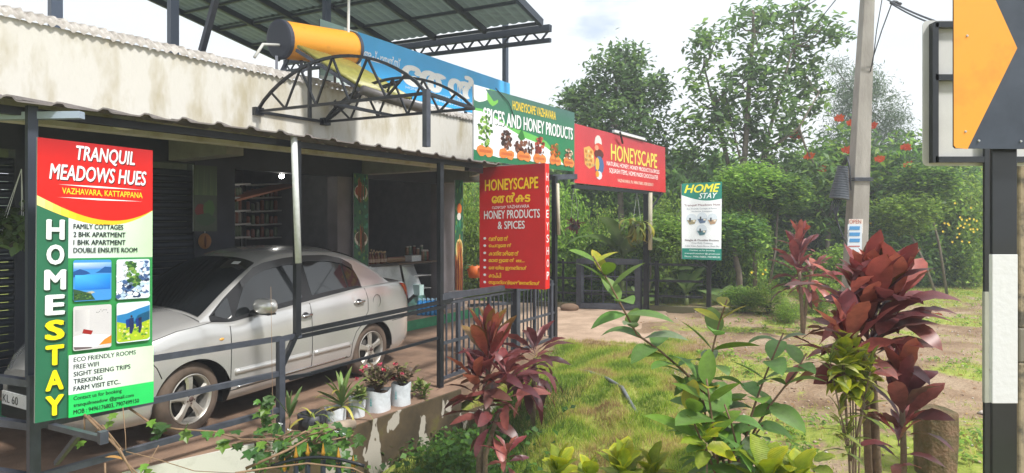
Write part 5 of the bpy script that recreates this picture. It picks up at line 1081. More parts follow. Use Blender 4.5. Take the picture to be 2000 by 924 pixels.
# big cordyline on the right
t5 = thing('cordyline_plant', 'largest cordyline with broad dark red leaves right of the shrubs', 'plant', groundp(1715, 4.0), 'red leaved cordyline plants'); g_ = t5.location
stem(t5, [g_, P(1706, 800, 4.0), P(1700, 660, 4.0)], .035, .025); stem(t5, [g_ + Vector((-.05, 0, 0)), P(1690, 760, 3.95), P(1695, 670, 3.95)], .025, .02); stem(t5, [P(1700, 690, 4.0), P(1745, 610, 4.0), P(1770, 590, 4.0)], .018, .012)
rosette(t5, P(1702, 640, 4.0), 46, .47, rs=21, young=(3, 3, 5, 7), e0=86, e1=12, h=.44, sw=1.25); rosette(t5, P(1752, 600, 4.0), 24, .42, rs=22, young=(3, 5), e0=78, e1=10, h=.2, sw=1.3); rosette(t5, P(1715, 585, 3.95), 10, .38, rs=29, young=(3, 3, 5), e0=80, e1=25, h=.15, sw=1.3); rosette(t5, P(1660, 600, 3.9), 10, .42, rs=23, young=(0, 3), e0=50, e1=-5, h=.25)
rosette(t5, P(1655, 700, 3.7), 15, .40, rs=24, young=(3, 3, 5), e0=80, e1=0, h=.2, sw=1.15); rosette(t5, P(1600, 690, 3.75), 5, .34, rs=25, young=(3, 0), e0=50, e1=-10, h=.1)
t6 = thing('cordyline_plant', 'lower cordyline in front of the stump with one upright brown red leaf', 'plant', groundp(1765, 3.7), 'red leaved cordyline plants'); stem(t6, [t6.location, P(1765, 880, 3.7), P(1762, 800, 3.7)], .02, .015)
rosette(t6, P(1765, 800, 3.7), 20, .38, rs=31, young=(3, 3, 5), e0=88, e1=28, h=.35, sw=1.2); rosette(t6, P(1755, 880, 3.6), 9, .28, rs=32, young=(0, 3), e0=60, e1=5, h=.2)
# stump
sp_o = thing('tree_stump', 'mossy cut stump block behind the lower cordyline', 'stump', groundp(1822, 4.5)); b = B(); c_ = P(1822, 862, 4.5)
b.add([c_ + Vector((x * .115 * (1 + .12 * math.sin(5 * z + x)), y * .14, z)) for z in (-.3, 0, .12, .24) for x, y in ((-1, -.8), (0, -1.05), (1, -.7), (1.1, .3), (.6, 1), (-.5, 1), (-1.1, .2))], [(i * 7 + j, i * 7 + (j + 1) % 7, (i + 1) * 7 + (j + 1) % 7, (i + 1) * 7 + j) for i in range(3) for j in range(7)] + [tuple(range(21, 28))])
b.build('trunk', mat('mossy_stump', (.20, .12, .07), .95, col2=(.09, .08, .03), scale=9, bump=1.0), sp_o, smooth=False, bevel=.02)

# guava-like young shrubs
GV = mat('shrub_leaf', (1, 1, 1), .36, attr=True, var=.22, scale=6, trans=.32, rnd_=.28, vein=14, spec=.5)
gl = [leafmesh('leaf_blade', 1, .40, a_, .22, 8, .07, .75, GV, c0, c1, tw, 0, rb) for a_, c0, c1, tw, rb in ((.6, (.17, .36, .06), (.20, .42, .07), .1, (.22, .34, .12)), (1.0, (.18, .38, .07), (.15, .32, .06), -.2, (.2, .34, .12)), (1.4, (.13, .28, .06), (.17, .32, .06), .2, (.12, .2, .06)), (.3, (.13, .26, .03), (.20, .34, .03), 0, (.2, .32, .06)), (.3, (.40, .46, .02), (.62, .48, .03), 0, (.4, .45, .05)), (.8, (.22, .30, .17), (.26, .34, .2), .5, (.3, .38, .2)))]
BARK = mat('young_stem_bark', (.20, .12, .07), .7, var=.3, scale=20)
def shrub_stem(t_, pts, n_, L, seed, top='young', r_=.010, skip=0):
    rr = random.Random(seed); Q = [Vector(p) for p in pts]; D_ = [0]
    for a_, b_ in zip(Q, Q[1:]): D_.append(D_[-1] + (b_ - a_).length)
    def at(s_):
        for i in range(len(Q) - 1):
            if s_ <= D_[i + 1]: return Q[i].lerp(Q[i + 1], (s_ - D_[i]) / (D_[i + 1] - D_[i]))
        return Q[-1]
    sm_ = [at(D_[-1] * k / 16) for k in range(17)]; stem(t_, sm_, r_, r_ * .35, 'stem', BARK)
    az = rr.uniform(0, 3)
    for k in range(n_):
        t = skip + (1 - skip) * (k + .5) / n_; p_ = at(D_[-1] * t); az += math.pi / 2 + rr.uniform(-.35, .35)
        for s_ in (0, math.pi):
            young = t > .86; me = gl[rr.choice((3, 4, 4) if t > .93 else (3, 3, 0))] if (young and top == 'young') else gl[rr.choice((0, 1, 1, 2, 0, 5) if rr.random() < .85 else (3,))]
            place_leaf(t_, me, p_, az + s_ + rr.uniform(-.25, .25), R(rr.uniform(-8, 32) + (22 if young else 0)), L * rr.uniform(.85, 1.2) * (.75 if t > .93 else 1), rr.uniform(-.5, .5), sw=rr.uniform(.95, 1.2))
YG = 2.7
def shrub(label, pxg, stems, L=.155, Yg=YG):
    t_ = thing('young_shrub', label, 'shrub', groundp(pxg, Yg), 'broad leaved young shrubs in front')
    for i, (pts, n_, tp) in enumerate(stems):
        P_ = [(P(*p) if len(p) == 3 else P(p[0], p[1], Yg)) for p in pts]
        if pts[0][1] > 900: P_ = [t_.location.copy()] + P_
        shrub_stem(t_, P_, int(n_ * 2.0), L * 1.2, hash_(label) + i, tp)
    return t_
def hash_(s_): return sum(ord(c) * (i + 1) for i, c in enumerate(s_))
shrub('leftmost broad leaved shrub leaning over the lawn with a yellow tip', 1440, [([(1430, 920), (1400, 790), (1310, 700), (1245, 655), (1210, 590), (1180, 535), (1158, 500)], 16, 'young')])
shrub('middle broad leaved shrub with orange young leaves in front of the lawn', 1425, [([(1420, 924), (1388, 820), (1385, 720), (1398, 650), (1420, 585)], 13, 'young'), ([(1405, 920), (1385, 860), (1370, 760), (1385, 725)], 6, 'young')])
shrub('right broad leaved shrub beside the big cordyline', 1450, [([(1440, 924), (1470, 800), (1500, 720), (1530, 650)], 9, 'old'), ([(1430, 924), (1460, 870), (1490, 830)], 4, 'old'), ([(1430, 924), (1490, 810), (1560, 720), (1575, 690)], 7, 'old')])
shrub('low broad leaved shrub clump at the bottom with large green leaves', 1400, [([(1405, 924), (1395, 850), (1380, 740)], 11, 'young'), ([(1400, 924), (1360, 840), (1340, 780)], 6, 'young'), ([(1420, 924), (1440, 860), (1415, 790)], 5, 'old')], L=.175, Yg=2.45)
YLW = mat('yellow_green_leaf', (1, 1, 1), .35, attr=True, var=.3, scale=5, trans=.35, rnd_=.15, vein=8)
yl = [leafmesh('leaf_blade', 1, .6, a_, .3, 7, .04, .7, YLW, c0, c1, .1, .1, rb) for a_, c0, c1, rb in ((.6, (.22, .34, .02), (.62, .60, .02), (.3, .42, .03)), (1.0, (.45, .50, .02), (.72, .66, .03), (.3, .45, .03)), (.3, (.12, .26, .03), (.35, .45, .02), (.5, .55, .1)))]
cr_ = [leafmesh('leaf_blade', 1, .22, a_, .2, 6, .05, .9, YLW, c0, c1, .3, .1, rb) for a_, c0, c1, rb in ((.6, (.10, .20, .03), (.20, .30, .04), (.62, .60, .12)), (1.1, (.40, .44, .05), (.60, .58, .15), (.7, .66, .3)), (.8, (.06, .14, .03), (.12, .2, .04), (.4, .45, .08)))]
def tuft(name, label, px, py, Y, n_, L, meshes, seed, e0=80, e1=10, cat='plant', group=None, h=.06, root=None, multi=1, spread=.0, sr=.006):
    g_ = root if root is not None else groundp(px, Y); t_ = thing(name, label, cat, g_, group); rr = random.Random(seed)
    for j in range(multi):
        c_ = P(px, py, Y) + Vector((rr.uniform(-spread, spread), rr.uniform(-spread, spread), rr.uniform(-spread, spread) * .8 if multi > 1 else 0)); stem(t_, [g_, (g_ + c_) / 2 + Vector((.01, 0, 0)), c_], sr, sr * .6)
        for k in range(n_): t = k / max(1, n_ - 1); place_leaf(t_, rr.choice(meshes), c_ + Vector((0, 0, h * (.5 - t))), k * 2.4 + rr.uniform(-.3, .3), R(e0 + (e1 - e0) * t), L * rr.uniform(.8, 1.15), rr.uniform(-.4, .4))
    return t_
YGp = 'bright yellow green plants along the bottom edge'
tuft('yellow_plant', 'yellow green plant at the bottom just left of the centre shrubs', 1090, 930, 2.6, 12, .13, yl, 1, group=YGp); tuft('yellow_plant', 'bright yellow plant with cupped leaves at the bottom below the lawn', 1215, 925, 2.5, 15, .135, yl, 2, e0=88, group=YGp)
tuft('yellow_plant', 'yellow green plant at the bottom right of the shrubs', 1500, 945, 2.3, 14, .15, yl, 3, e0=70, group=YGp); tuft('yellow_plant', 'small yellow leaf cluster growing out of the middle shrub base', 1380, 865, 2.35, 8, .11, yl, 4, e0=60, e1=-20, group=YGp)
tuft('yellow_plant', 'yellow leaved sprout at the bottom between the lawn and the cupped yellow plant', 1275, 935, 2.5, 12, .12, yl, 21, e0=80, group=YGp); tuft('yellow_plant', 'yellow green sprout in the bottom edge below the shrubs', 1560, 950, 2.3, 12, .14, yl, 22, e0=70, group=YGp); tuft('yellow_plant', 'bright sprout at the bottom left of the cupped yellow plant', 1150, 940, 2.5, 10, .11, yl, 23, e0=80, group=YGp)
tuft('yellow_plant', 'flat yellow leaf plant near the bottom between shrub and croton', 1590, 915, 2.6, 5, .11, yl, 14, e0=20, e1=5, group=YGp)
ct_ = tuft('croton_plant', 'slender variegated yellow croton in front of the big cordyline', 1665, 725, 3.5, 18, .12, [yl[1], yl[0], cr_[1]], 5, e0=80, e1=-30, h=.16, multi=6, spread=.10)
for i, (px, py) in enumerate(((1690, 790), (1640, 820), (1655, 860), (1622, 715), (1700, 725))):
    c_ = P(px, py, 3.45); stem(ct_, [P(1662, 900, 3.45), c_], .006, .004); rr = random.Random(i)
    for k in range(12): place_leaf(ct_, rr.choice(cr_), c_ + Vector((0, 0, .05 - .012 * k)), k * 2.4, R(75 - 8 * k), .13 * rr.uniform(.8, 1.15))
# ------------------------------------------------------------------ wall-top pots and plants
GB = mat('white_grow_bag', (.66, .69, .72), .55, col2=(.50, .53, .56), scale=8, ramp=(.3, .5), bump=.3, bscale=18); SOIL = mat('pot_soil', (.06, .035, .02), .95); TEALP = mat('faded_teal_print', (.10, .42, .42), .6)
def growbag(px, base, w_px, h_px, label, seed):
    Y = EYE * F / (base - HY); r_ = w_px / 2 * Y / F; h_ = h_px * Y / F; c_ = P(px, base, Y); t_ = thing('grow_bag', label, 'pot', c_, 'white grow bags on the wall top'); rr = random.Random(seed)
    b = B(); n_ = 22; V = []; lv = 7
    for j in range(lv):
        z = h_ * j / (lv - 1)
        for k in range(n_): a = 2 * math.pi * k / n_; q = r_ * (.92 + .06 * j / lv + .035 * math.sin(5 * a + seed + j * .8) + rr.uniform(-.015, .015)); V.append(c_ + Vector((q * math.cos(a), q * math.sin(a), z + (.012 * math.sin(3 * a + seed) if j == lv - 1 else 0))))
    b.add(V, [(j * n_ + k, j * n_ + (k + 1) % n_, (j + 1) * n_ + (k + 1) % n_, (j + 1) * n_ + k) for j in range(lv - 1) for k in range(n_)]); b.build('bag', GB, t_, smooth=True)
    B().lathe(c_ + Vector((0, 0, h_ * .8)), [(.001, .01), (r_ * .93, 0)], 16).build('soil', SOIL, t_); b = B()
    for k in range(3): z = h_ * (.35 + .13 * k); wd = .03 * (1 - k * .2); pts = [c_ + Vector((math.sin(a) * r_ * 1.02, -math.cos(a) * r_ * 1.02, z + dz)) for a, dz in ((-.3 - wd * 3, 0), (-.3 + wd * 3, 0), (-.3, .035))]; b.add(pts, [(0, 1, 2)])
    b.build('tree_print', TEALP, t_); return c_, r_, h_
p1 = growbag(738, 800, 52, 40, 'white grow bag with faded green print, second from the right', 1); p2 = growbag(783, 789, 40, 42, 'white grow bag with teal tree print, rightmost on the wall', 2)
p3 = growbag(697, 812, 34, 40, 'slim white grow bag behind the spiky plant', 3); p4 = growbag(655, 826, 42, 30, 'low white grow bag left of the slim one', 4)
p5c = P(609, 838, 5.9); t_ = thing('black_pot', 'black planting bag with yellowing leaves beside the low white bag', 'pot', p5c); B().lathe(p5c, [(.001, 0), (.12, .0), (.135, .15), (.12, .15), (.11, .13), (.001, .13)], 14).build('bag', mat('black_bag', (.03, .03, .04), .5), t_, smooth=True)
EU = mat('euphorbia_leaf', (1, 1, 1), .5, attr=True, rnd_=.4, trans=.15); eum = [leafmesh('leaf_blade', 1, .5, .6, .2, 4, .05, .7, EU, c0, c1) for c0, c1 in (((.13, .08, .055), (.18, .12, .07)), ((.10, .07, .045), (.20, .16, .06)), ((.13, .17, .05), (.26, .28, .07)))]
PINK = mat('pink_petal', (.70, .08, .15), .5, var=.3, scale=30, rnd_=.2); petal = leafmesh('petal_blade', 1, .9, .2, .1, 3, 0, .6, PINK)
def euphorbia(cc, n_tw, H_, label, fl, seed):
    c_, r_, h_ = cc; c_ = c_ + Vector((0, 0, h_ * .8)); t_ = thing('flowering_plant', label, 'plant', c_, 'thorny flowering plants in the grow bags'); rr = random.Random(seed)
    for k in range(n_tw):
        a = k * 2.4; q = rr.uniform(.1, 1) * r_ * 1.6; tip = c_ + Vector((q * math.cos(a), q * math.sin(a), H_ * rr.uniform(.45, 1))); stem(t_, [c_, (c_ + tip) / 2 + Vector((0, 0, .03)), tip], .007, .005)
        for j in range(9): t = .35 + .65 * j / 8; p_ = c_.lerp(tip, t); place_leaf(t_, eum[rr.choice((0, 0, 1, 1, 2))], p_, rr.uniform(0, 6.28), R(rr.uniform(0, 60)), .072 * rr.uniform(.7, 1.2), rr.uniform(-.5, .5))
    for px, py in fl:
        cf = P(px, py, c_.y - r_ * .9); f_ = B().ell(cf, (.005, .005, .005), 6, 4).build('flower', PINK, t_)
        for k in range(13): link('petal', petal, f_, Matrix.Translation(cf - t_.location + Vector((rr.uniform(-.018, .018), 0, rr.uniform(-.014, .014)))) @ Matrix.Rotation(rr.uniform(0, 6.28), 4, 'Z') @ Matrix.Rotation(-R(rr.uniform(0, 80)), 4, 'Y') @ Matrix.Diagonal((.026, .026, .026, 1)))
euphorbia(p1, 34, .30, 'dark leaved plant with pink flowers in the middle white bag', [(707, 725), (742, 714), (750, 724), (697, 741), (714, 718)], 1); euphorbia(p2, 26, .24, 'dark leaved plant with pink flowers in the rightmost white bag', [(772, 713), (776, 737), (769, 741), (784, 733)], 2)
SN = mat('stripy_leaf', (1, 1, 1), .4, attr=True, trans=.2, rnd_=.25); sn = [leafmesh('leaf_blade', 1, w_, a_, .35, 8, 0, .6, SN, c0, c1, .3) for w_, a_, c0, c1 in ((.13, .5, (.10, .20, .04), (.24, .34, .08)), (.10, 1.6, (.14, .24, .04), (.34, .40, .08)), (.16, .2, (.08, .15, .05), (.16, .24, .07)), (.09, 2.2, (.40, .38, .06), (.52, .42, .10)))]
t_ = tuft('spiky_plant', 'long striped spider plant arching out of the low white bags', 668, 790, 6.1, 22, .36, sn, 7, 85, 5, root=p4[0] + Vector((0, 0, .1)), group=None)
tuft('aloe_plant', 'upright broad aloe leaves beside the grey railing post', 565, 812, 5.55, 7, .26, [sn[2]], 8, 85, 45, root=P(565, 835, 5.55)); tuft('drooping_plant', 'yellowing arching leaves in the black bag', 610, 818, 5.85, 16, .30, [sn[1], sn[3]], 9, 50, -10, root=p5c + Vector((0, 0, .12)))
tuft('small_herb', 'small green herb in the slim white bag', 700, 770, 6.25, 16, .09, [eum[2], gl[3]], 10, 70, 0, root=p3[0] + Vector((0, 0, .15)), multi=4, spread=.06); tuft('wall_weed', 'small green weeds at the right end of the flower bags', 822, 765, 6.95, 12, .09, [eum[2], gl[3]], 11, 70, 0, root=P(822, 775, 6.95), multi=5, spread=.08)
tag(B().tube([P(690, 828, 5.95), P(660, 835, 5.8), P(640, 838, 5.75)], [.05, .06, .045], 10).build('rag_bundle', mat('dirty_rag', (.42, .33, .25), .9, var=.4, scale=9), smooth=True), 'dirty cloth bundle on the wall edge below the low white bag', 'cloth')
# ivy with separate leaves
IV = mat('ivy_leaf', (1, 1, 1), .42, attr=True, trans=.3, rnd_=.3)
def ivyleaf(c0):
    V = [(0, 0, 0), (.15, .42, .03), (.42, .30, .02), (.62, .46, .0), (.70, .18, .03), (1, 0, -.06), (.70, -.18, .03), (.62, -.46, .0), (.42, -.30, .02), (.15, -.42, .03), (.45, 0, -.04)]
    return rawmesh('ivy_leaf_blade', V, [(10, i, (i + 1) % 10) for i in range(10)], IV, [c0] * 11)
ivs = [ivyleaf(c_) for c_ in ((.07, .17, .03), (.10, .23, .035), (.16, .30, .04), (.05, .12, .03))]
VINE = mat('dry_vine', (.30, .19, .11), .8, var=.4, scale=15)
def ivy(label, strands, leaves, L, seed, loc):
    t_ = thing('ivy_vine', label, 'vine', loc); rr = random.Random(seed)
    for pts, r_ in strands: stem(t_, [P(*p) for p in pts], r_, r_ * .6, 'strand', VINE)
    for (px, py, Y) in leaves:
        p_ = P(px, py, Y); az = R(rr.uniform(-150, -30)); place_leaf(t_, rr.choice(ivs), p_ + Vector((rr.uniform(-.02, .02), rr.uniform(-.04, .02), 0)), az, R(rr.uniform(-70, 15)), L * rr.uniform(.6, 1.25), rr.uniform(-.5, .5))
    return t_
rr = random.Random(42); lv = []
for _ in range(150):
    k = rr.random(); px = 500 + 200 * k ** .9 + rr.gauss(0, 8); py = 835 + rr.random() * 85 - 18 * math.sin(k * 3.1)
    if 548 < px < 612 and py < 852: py += 25
    lv.append((px, py, 5.15 + rr.uniform(-.25, .15)))
for _ in range(26): lv.append((528 + rr.gauss(0, 12), 765 + 90 * rr.random(), 5.45))
ivy('ivy mass with lobed leaves climbing over the wall beside the spear gate', [([(540, 900, 5.1), (533, 820, 5.4), (531, 700, 5.55), (529, 560, 5.6)], .0025), ([(540, 905, 5.1), (600, 870, 5.1), (690, 850, 5.2)], .010), ([(480, 915, 4.6), (560, 880, 4.7), (640, 835, 5.2)], .012)], lv, .105, 5, P(600, 924, 5.1))
lv2 = [(px + rr.uniform(-5, 5), py + rr.uniform(-8, 8), 4.55) for px, py in ((310, 822), (300, 818), (308, 850), (332, 832), (365, 828), (355, 845), (398, 838), (412, 845), (432, 842), (440, 850), (448, 862), (455, 840), (460, 856), (470, 868), (505, 868), (512, 878), (495, 874), (440, 868), (372, 836), (300, 842))]
ivy('long thin vine with lobed leaves creeping right along the lower railing bar', [([(250, 796, 4.5), (300, 830, 4.52), (345, 838, 4.55), (420, 843, 4.55), (470, 858, 4.6), (540, 858, 4.9), (620, 842, 5.1)], .008)], lv2, .115, 6, P(400, 850, 4.55))
dv = thing('dry_vines', 'tangle of dry brown vines hanging off the homestay board railing', 'vine', P(230, 924, 4.0)); rr = random.Random(9)
for pts, r_ in (([(165, 810, 4.0), (200, 845, 3.9), (235, 880, 3.85), (262, 930, 3.8)], .008), ([(172, 812, 4.0), (215, 850, 3.95), (240, 895, 3.85), (272, 930, 3.8)], .007), ([(240, 795, 4.1), (245, 850, 4.05), (246, 880, 4.0)], .003), ([(246, 882, 3.95), (300, 895, 4.0), (380, 920, 4.1), (460, 924, 4.2)], .0035), ([(165, 815, 4.0), (165, 845, 4.0)], .006),
    ([(240, 880, 3.9), (200, 830, 3.9), (172, 858, 3.9)], .005), ([(205, 905, 3.9), (206, 930, 3.85)], .007), ([(310, 870, 4.1), (290, 905, 4.0), (275, 924, 3.9)], .004), ([(0, 735, 4.4), (40, 738, 4.4), (62, 735, 4.3)], .006), ([(460, 924, 4.2), (520, 915, 4.5), (600, 905, 4.5), (690, 915, 4.5), (720, 930, 4.5)], .008)): stem(dv, [P(*p) for p in pts], r_, r_ * .7, 'strand', VINE)
for k in range(26): a_ = (560 + rr.uniform(-45, 60), 862 + rr.uniform(-14, 26), 4.95 + rr.uniform(-.1, .1)); c_ = (a_[0] + rr.uniform(-70, 70), a_[1] + rr.uniform(-22, 16), a_[2] + .1); m_ = ((a_[0] + c_[0]) / 2 + 5, (a_[1] + c_[1]) / 2 - 8, a_[2]); stem(dv, [P(*a_), P(*m_), P(*c_)], .006, .004, 'strand', VINE)
for px, py in ((225, 806), (218, 822), (285, 905), (292, 915), (300, 922), (163, 860)): place_leaf(dv, ivs[2], P(px, py, 3.95), R(-90), R(-30), .07)
tag(link('fallen_leaf', leafmesh('leaf_blade', .13, .045, .6, .2, 5, .05, .8, mat('dry_leaf', (.42, .22, .06), .7)), None, Matrix.Translation(P(205, 893, 4.3)) @ Matrix.Rotation(R(10), 4, 'Z')), 'dry yellow brown leaf lying on the cement near the fence corner', 'leaf')
for px, py in ((548, 828), (565, 840), (657, 843), (673, 848)):
    c_ = P(px, py, 4.95); t_ = thing('white_flower', 'tiny white flower among the ivy leaves', 'flower', c_, 'tiny white flowers in the ivy')
    for k in range(5): link('petal', petal, t_, Matrix.Rotation(k * 1.256, 4, 'Y') @ Matrix.Rotation(-.3, 4, 'Z') @ Matrix.Diagonal((.022, .02, .02, 1))).data
wpet = leafmesh('petal_blade', 1, .9, .2, .1, 3, 0, .6, WHITEPL)
for o in sc.objects:
    if o.name.startswith('petal') and o.parent and o.parent.name.startswith('white_flower'): o.data = wpet
# hanging baskets
def hanging(label, px, py, Y, n_, L, meshes, seed, e0=70, e1=-60, top=None, potc=None, rad=.12):
    c_ = P(px, py, Y); t_ = thing('hanging_plant', label, 'plant', c_); rr = random.Random(seed)
    B().lathe(c_ - Vector((0, 0, .10)), [(.001, 0), (.07, 0), (.10, .10), (.001, .09)], 14).build('pot', mat('hang_pot_%d' % seed, potc or (.04, .04, .04), .6), t_, smooth=True)
    if top:
        for s_ in (-1, 1): B().tube([c_ + Vector((s_ * .09, 0, 0)), P(top[0], top[1], Y)], .003, 5).build('string', WHITEPL, t_)
    for k in range(n_): place_leaf(t_, rr.choice(meshes), c_ + Vector((rr.uniform(-1, 1) * rad, rr.uniform(-1, 1) * rad, rr.uniform(-.3, .5) * rad)), rr.uniform(0, 6.28), R(rr.uniform(e1, e0)), L * rr.uniform(.7, 1.2), rr.uniform(-.5, .5))
DIML = mat('basket_leaf', (1, 1, 1), .5, attr=True, rnd_=.3, trans=.2); bl_ = [leafmesh('leaf_blade', 1, .55, .7, .2, 4, .05, .7, DIML, c_, c_) for c_ in ((.07, .12, .04), (.10, .17, .06))]
hanging('bushy green plant hanging on strings at the left edge behind the fence', 22, 462, 5.3, 260, .11, bl_, 1, top=(42, 330), rad=.30)
hanging('second strand of green basket leaves near the left edge', 26, 430, 5.4, 90, .10, bl_, 2, top=(42, 330), rad=.24)
hanging('dark purple plant hanging above the far fence', 1122, 440, 12.6, 60, .17, [cord[0], cord[6]], 3, 80, -70, rad=.08, top=(1122, 350))
fern = [leafmesh('leaf_blade', 1, .14, 2.6, .2, 8, 0, .8, DIML, (.22, .26, .03), (.34, .26, .03)), leafmesh('leaf_blade', 1, .12, 3.0, .2, 8, 0, .8, DIML, (.12, .18, .03), (.16, .20, .03))]
hanging('fern with long hanging yellow fronds near the black gate post', 1244, 438, 13.2, 40, .55, fern, 4, 30, -85, rad=.18, top=(1244, 375), potc=(.03, .025, .02)); hanging('orange pot with trailing plant beside the red box sign', 926, 522, 9.6, 24, .12, bl_, 5, 60, -30, rad=.09, potc=(.80, .20, .04))
c_ = P(926, 530, 9.6); tag(B().lathe(c_ - Vector((0, 0, .10)), [(.001, 0), (.085, 0), (.125, .19), (.11, .19), (.08, .03)], 16).build('flower_pot', mat('orange_pot', (.80, .17, .03), .5), smooth=True), 'bright orange plastic pot left of the red box sign', 'pot')

# ------------------------------------------------------------------ trees and bushes
FOL = mat('foliage', (1, 1, 1), .5, attr=True, trans=.5, rnd_=.0, spec=.35)
FOLB = mat('bush_foliage', (1, 1, 1), .5, attr=True, trans=.5, rnd_=.22, spec=.35)
TRK = mat('tree_bark', (.22, .18, .14), .9, col2=(.12, .10, .08), scale=6, bump=.4)
def leaves_np(C, size, cols, rng, up=1.1, asp=.45, droop=.3):
    n_ = len(C); nrm = rng.normal(size=(n_, 3)); nrm[:, 2] = np.abs(nrm[:, 2]) + up; nrm /= np.linalg.norm(nrm, axis=1)[:, None]
    d = rng.normal(size=(n_, 3)); d[:, 2] -= droop; d -= nrm * (d * nrm).sum(1)[:, None]; d /= np.linalg.norm(d, axis=1)[:, None]; s_ = np.cross(nrm, d); L_ = (size * rng.uniform(.6, 1.25, n_))[:, None]
    V = np.stack([C - d * L_ * .5, C + s_ * L_ * asp * .5 + nrm * L_ * .08, C + d * L_ * .5 - nrm * L_ * .12, C - s_ * L_ * asp * .5 + nrm * L_ * .08], 1).reshape(-1, 3)
    Fq_ = np.arange(n_ * 4).reshape(-1, 4); cols = np.asarray(cols); ci = rng.integers(0, len(cols), n_); cc = cols[ci] * rng.uniform(.8, 1.35, n_)[:, None] * np.array([1.28, 1.24, .98])
    return V, Fq_, np.repeat(cc, 4, 0)
def blob_pts(c, r, n_tw, per, tw_r, rng, shell=.45):
    q = rng.normal(size=(n_tw, 3)); q /= np.linalg.norm(q, axis=1)[:, None]; rad = rng.uniform(shell, 1, n_tw)[:, None] ** .6; T = np.asarray(c) + q * rad * np.asarray(r)
    return T, (T[:, None, :] + rng.normal(size=(n_tw, per, 3)) * tw_r).reshape(-1, 3)
GREENS = [(.065, .14, .04), (.10, .20, .05), (.14, .27, .06), (.22, .35, .07), (.08, .16, .07)]
LIGHT = [(.15, .27, .05), (.22, .36, .07), (.28, .42, .09), (.12, .22, .06)]
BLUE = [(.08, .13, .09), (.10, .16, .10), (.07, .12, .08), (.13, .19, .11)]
def tree(name, label, cat, trunks, blobs, size, cols, seed, per=14, tw_r=.2, group=None, dens=1.0, asp=.45, r0=.12, Yt=18, flowers=None, up=1.0, twig=True):
    rng = np.random.default_rng(seed); c0 = P(*trunks[0][0]); gx = c0.x; base_ = Vector((gx, c0.y, gzf(gx, c0.y) - .1)); t_ = thing(name, label, cat, base_, group); TR = []
    for i, tk in enumerate(trunks):
        pts = [P(*p) for p in tk]
        if i == 0 or tk[0][1] > 500: pts = [Vector((pts[0].x, pts[0].y, base_.z))] + pts
        n_ = len(pts); TR += pts[1:]; rt = r0 * (1 if i == 0 else .75 if i < 3 else .4); B().tube(pts, [rt * (1 - .75 * k / (n_ - 1)) for k in range(n_)], 8).build('trunk', TRK, t_, smooth=True)
    VV, FF, CC, k0 = [], [], [], 0; br = B()
    for bx, by, br_px, bz in blobs:
        Y = Yt + bz; c = P(bx, by, Y); r_ = br_px * Y / F; n_tw = int(max(6, (r_ / .42) ** 2 * 9 * dens)); T, Cn = blob_pts(c, (r_, r_ * .8, r_ * .85), n_tw, per, tw_r, rng)
        V_, F_, C_ = leaves_np(Cn, size, cols, rng, up=up, asp=asp)
        shade = np.repeat(rng.uniform(.75, 1.25, n_tw), per * 4)[:, None]; VV.append(V_); FF.append(F_ + k0); CC.append(C_ * shade); k0 += len(V_)
        j = min(TR, key=lambda q: (q - c).length); br.tube([j, j.lerp(c, .5) + Vector((0, 0, -.1)), c], [r0 * .28, r0 * .18, .015], 6)
        if twig:
            for q in T[::7]: br.tube([c, c.lerp(Vector(q), .5) + Vector((0, 0, .05)), Vector(q)], [.014, .010, .006], 4, False)
    br.build('branches', TRK, t_); V_ = np.concatenate(VV) - np.array(base_)
    link('crown', rawmesh('crown', V_, np.concatenate(FF), FOL, np.concatenate(CC)), t_)
    if flowers:
        fm = mat('orange_blossom', (.75, .10, .015), .5, trans=.2, rnd_=.15)
        for fx, fy in flowers:
            fb = B(); c = P(fx, fy, Yt - 1.0)
            for k in range(9):
                a = k * .7; d = Vector((math.cos(a), -.5 * abs(math.sin(a)) - .2, .55 * math.sin(a) + .25)) * rnd.uniform(.13, .2); s_ = d.cross(Vector((0, 1, .3))).normalized() * .055; fb.add([c, c + d * .6 + s_, c + d, c + d * .6 - s_], [(0, 1, 2, 3)])
            fb.ell(c, (.05, .05, .05), 6, 4); fb.build('flower', fm, t_)
    return t_
tree('broad_tree', 'dense rounded dark green tree behind the red honey board', 'tree', [[(1215, 470, 18), (1210, 340, 18), (1200, 230, 18), (1205, 150, 18)]],
     [(1205, 150, 62, 0), (1150, 200, 50, .3), (1255, 190, 52, -.2), (1200, 240, 68, -.6), (1140, 260, 45, 0), (1268, 262, 52, 0), (1180, 305, 60, .4), (1240, 330, 60, 0), (1120, 195, 26, 0), (1225, 112, 30, 0), (1285, 170, 22, 0), (1150, 345, 55, .5)], .20, [(.08, .15, .07), (.11, .20, .08), (.16, .26, .09), (.07, .12, .065)], 11, dens=2.2, tw_r=.16)
